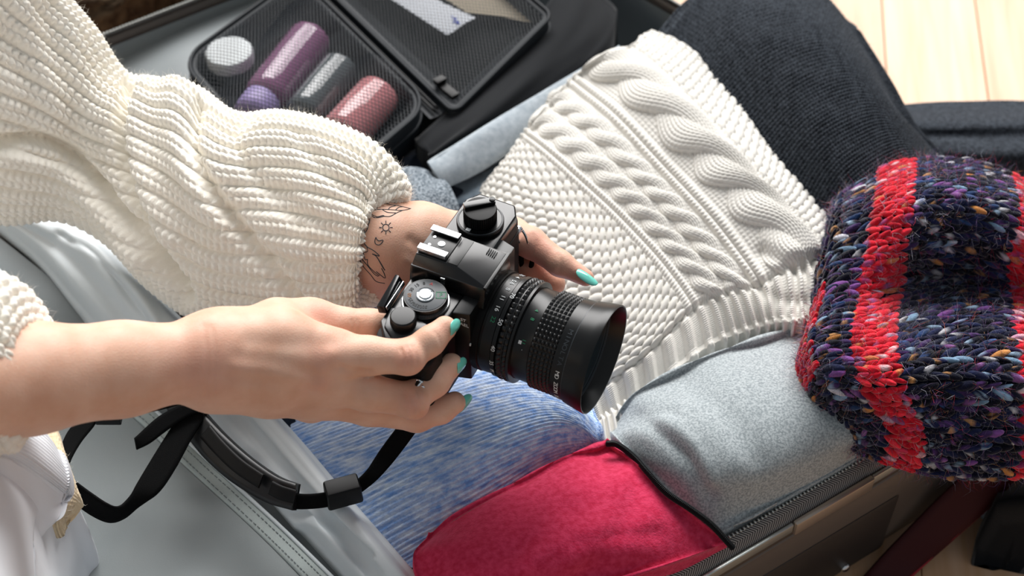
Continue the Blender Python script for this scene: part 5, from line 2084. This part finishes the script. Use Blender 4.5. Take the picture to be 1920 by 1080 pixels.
slv['label'] = 'wide cream ribbed sleeve'
fuzz('fuzz', D, N, 14000, .006, .00006, m_cream, slv)
stR = [((-600, 610), (-560, 1010), .46, 1.1), ((-450, 575), (-430, 975), .41, 1.1), ((-230, 535), (-230, 945), .362, 1.1), ((-90, 510), (-100, 908), .338, 1.1), ((-10, 515), (-30, 856), .324, 1.15), ((38, 545), (8, 836), .318, 1.2), ((56, 584), (30, 824), .317, 1.22), ((54, 602), (26, 816), .3165, 1.18), ((5, 606), (-15, 816), .318, 1.1)]
slv, D, N = sleeve('sleeve', stR, 220, 320, m_cream, jump, disp=knit_cream(24, 1), wr=.002, wc=(6, 8), seed_=8)
fuzz('fuzz', D, N, 3000, .006, .00006, m_cream, slv)


def torso_cloth(P):
    d = sd_cone(P, pelv + np.array([0, 0, .03]), chest, .165, .15)
    d = smin(d, sd_cone(P, shR, shL, .085, .085), .08)
    for sh, el, re_ in ((shR, elR, .062), (shL, elL, .048)):
        d = smin(d, sd_cone(P, sh, el, .085, re_), .04)
    return d


Vt, Ft = build_sdf(torso_cloth, (-1.15, -.45, .0), (-.12, .75, .92), .012)
link('jumper_body', mesh_np('jumper_body', Vt, Ft), m_cream, jump)
# lower hem of the jumper, coloured beige, hanging beside the trousers
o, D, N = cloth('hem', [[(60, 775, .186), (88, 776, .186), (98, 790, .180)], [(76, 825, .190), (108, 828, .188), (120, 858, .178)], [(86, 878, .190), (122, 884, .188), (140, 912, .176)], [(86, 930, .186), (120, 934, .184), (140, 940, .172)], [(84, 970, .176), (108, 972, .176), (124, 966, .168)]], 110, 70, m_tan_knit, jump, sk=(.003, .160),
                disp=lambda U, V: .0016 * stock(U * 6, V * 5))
o['label'] = 'beige knitted hem'
fuzz('fuzz', D, N, 250, .004, .00006, m_cream, o)

# ------------------------------------------------------------------ white trousers
tr, D, N = cloth('trousers', [[(-260, 790, .25), (-150, 800, .255), (-70, 812, .25), (-20, 825, .242), (30, 850, .226), (70, 882, .205)],
                              [(-260, 850, .28), (-150, 860, .285), (-70, 868, .278), (-10, 880, .264), (38, 905, .242), (76, 932, .208)],
                              [(-260, 930, .30), (-150, 940, .305), (-70, 945, .30), (-16, 955, .284), (26, 975, .256), (60, 992, .212)],
                              [(-260, 1010, .30), (-150, 1020, .305), (-70, 1030, .30), (-20, 1040, .290), (28, 1055, .262), (66, 1070, .214)],
                              [(-260, 1110, .29), (-150, 1130, .295), (-70, 1140, .29), (-10, 1150, .282), (38, 1165, .254), (78, 1180, .208)],
                              [(-260, 1240, .25), (-150, 1260, .255), (-70, 1270, .25), (-10, 1280, .24), (44, 1290, .22), (86, 1300, .19)]], 160, 170, m_white_fabric, person, sk=(.016, .085), wr=.0010, wc=(4, 4), seed_=17,
                 lines=[([(20, 985), (60, 950), (85, 920), (115, 885)], 3, .0012), ([(-40, 1010), (10, 992), (40, 965)], 3, .0010)])


def legs_sdf(P):
    d = sd_cone(P, np.array([-.86, .17, .10]), np.array([-.86, .17, .26]), .15, .15)
    d = smin(d, sd_cone(P, np.array([-.84, .04, .20]), np.array([-.47, -.07, .205]), .105, .075), .05)
    d = smin(d, sd_cone(P, np.array([-.84, .30, .20]), np.array([-.60, .36, .20]), .105, .075), .05)
    return np.maximum(d, FZ + .002 - P[..., 2])


Vg, Fg = build_sdf(legs_sdf, (-1.1, -.25, -.06), (-.34, .55, .46), .010)
link('trouser_legs', mesh_np('trouser_legs', Vg, Fg), m_white_fabric, tr)
tr['label'] = 'white cotton trousers at the knee'
o, D, N = cloth('ribbed_waistband', [[(-80, 800, .250), (0, 792, .250), (48, 794, .240), (84, 815, .222), (108, 848, .203)], [(-80, 815, .270), (0, 808, .268), (46, 816, .256), (88, 845, .234), (120, 880, .206)], [(-80, 838, .280), (0, 832, .276), (46, 846, .262), (90, 878, .238), (124, 908, .204)], [(-80, 858, .279), (0, 856, .270), (44, 872, .252), (86, 900, .228), (118, 925, .198)]], 200, 90, m_white_fabric, person, sk=(.003, .19),
                disp=lambda U, V: .0011 * np.abs(np.sin(np.pi * V * 5.0)))
o['label'] = 'fine ribbed white band'

# ------------------------------------------------------------------ things around the case
thing_cloth('wool_rug', 'dark brown boucle wool rug beyond the upper left corner of the suitcase', 'rug',
            [[(-200, -160, .03), (50, -180, .035), (300, -200, .035), (480, -210, .03)], [(-200, -60, .04), (60, -60, .045), (250, -70, .045), (400, -90, .04)], [(-150, 60, .03), (60, 40, .035), (190, 20, .03), (300, -30, .025)]], 90, 90, m_brown_wool, sk=(.012, FZ + .001), wr=.003, wc=(14, 14), disp=lambda U, V: .003 * seed(U * 16, V * 12))
# dark red strap leaning off the case
rs = [(1990, 735, .150, 2075, 745, .140), (1920, 790, .112, 1995, 800, .104), (1850, 855, .080, 1925, 872, .070), (1780, 915, .044, 1862, 943, .036), (1700, 995, .008, 1788, 1010, .004), (1618, 1082, FZ + .007, 1712, 1078, FZ + .006), (1530, 1180, FZ + .003, 1620, 1170, FZ + .003)]
o = ribbon('luggage_strap', rs, .003, m_darkred, None, 90, Matrix.Identity(4))
tag(o, 'wide dark red strap leaning from the suitcase corner to the floor', 'strap')
edge_pts = crom(np.array([at(*e[3:]) for e in rs]), 90) + np.array([0, 0, .001])
tube('strap_edge', edge_pts, .0012, m_edge_highlight, o, 6)  # brighter red tube paints the highlight along the strap's right edge
# black boot and grey sock behind the strap
thing_cloth('black_boot', 'black suede boot standing on the floor at the right edge', 'boot',
            [[(1900, 900, .03), (1945, 890, .035), (2010, 885, .035)], [(1892, 935, .06), (1945, 930, .07), (2010, 925, .07)], [(1902, 985, .03), (1950, 980, .04), (2010, 975, .04)]], 50, 50, m_black_cloth, sk=(.01, FZ + .001))
thing_cloth('grey_sock', 'small pale grey sock on the floor beside the black boot', 'sock',
            [[(1836, 905, FZ + .02), (1862, 895, FZ + .025), (1885, 890, FZ + .02)], [(1845, 940, FZ + .02), (1866, 935, FZ + .03), (1886, 930, FZ + .02)], [(1866, 970, FZ + .01), (1878, 973, FZ + .015), (1888, 968, FZ + .01)]], 40, 40, m_ltgrey, sk=(.004, FZ + .001))
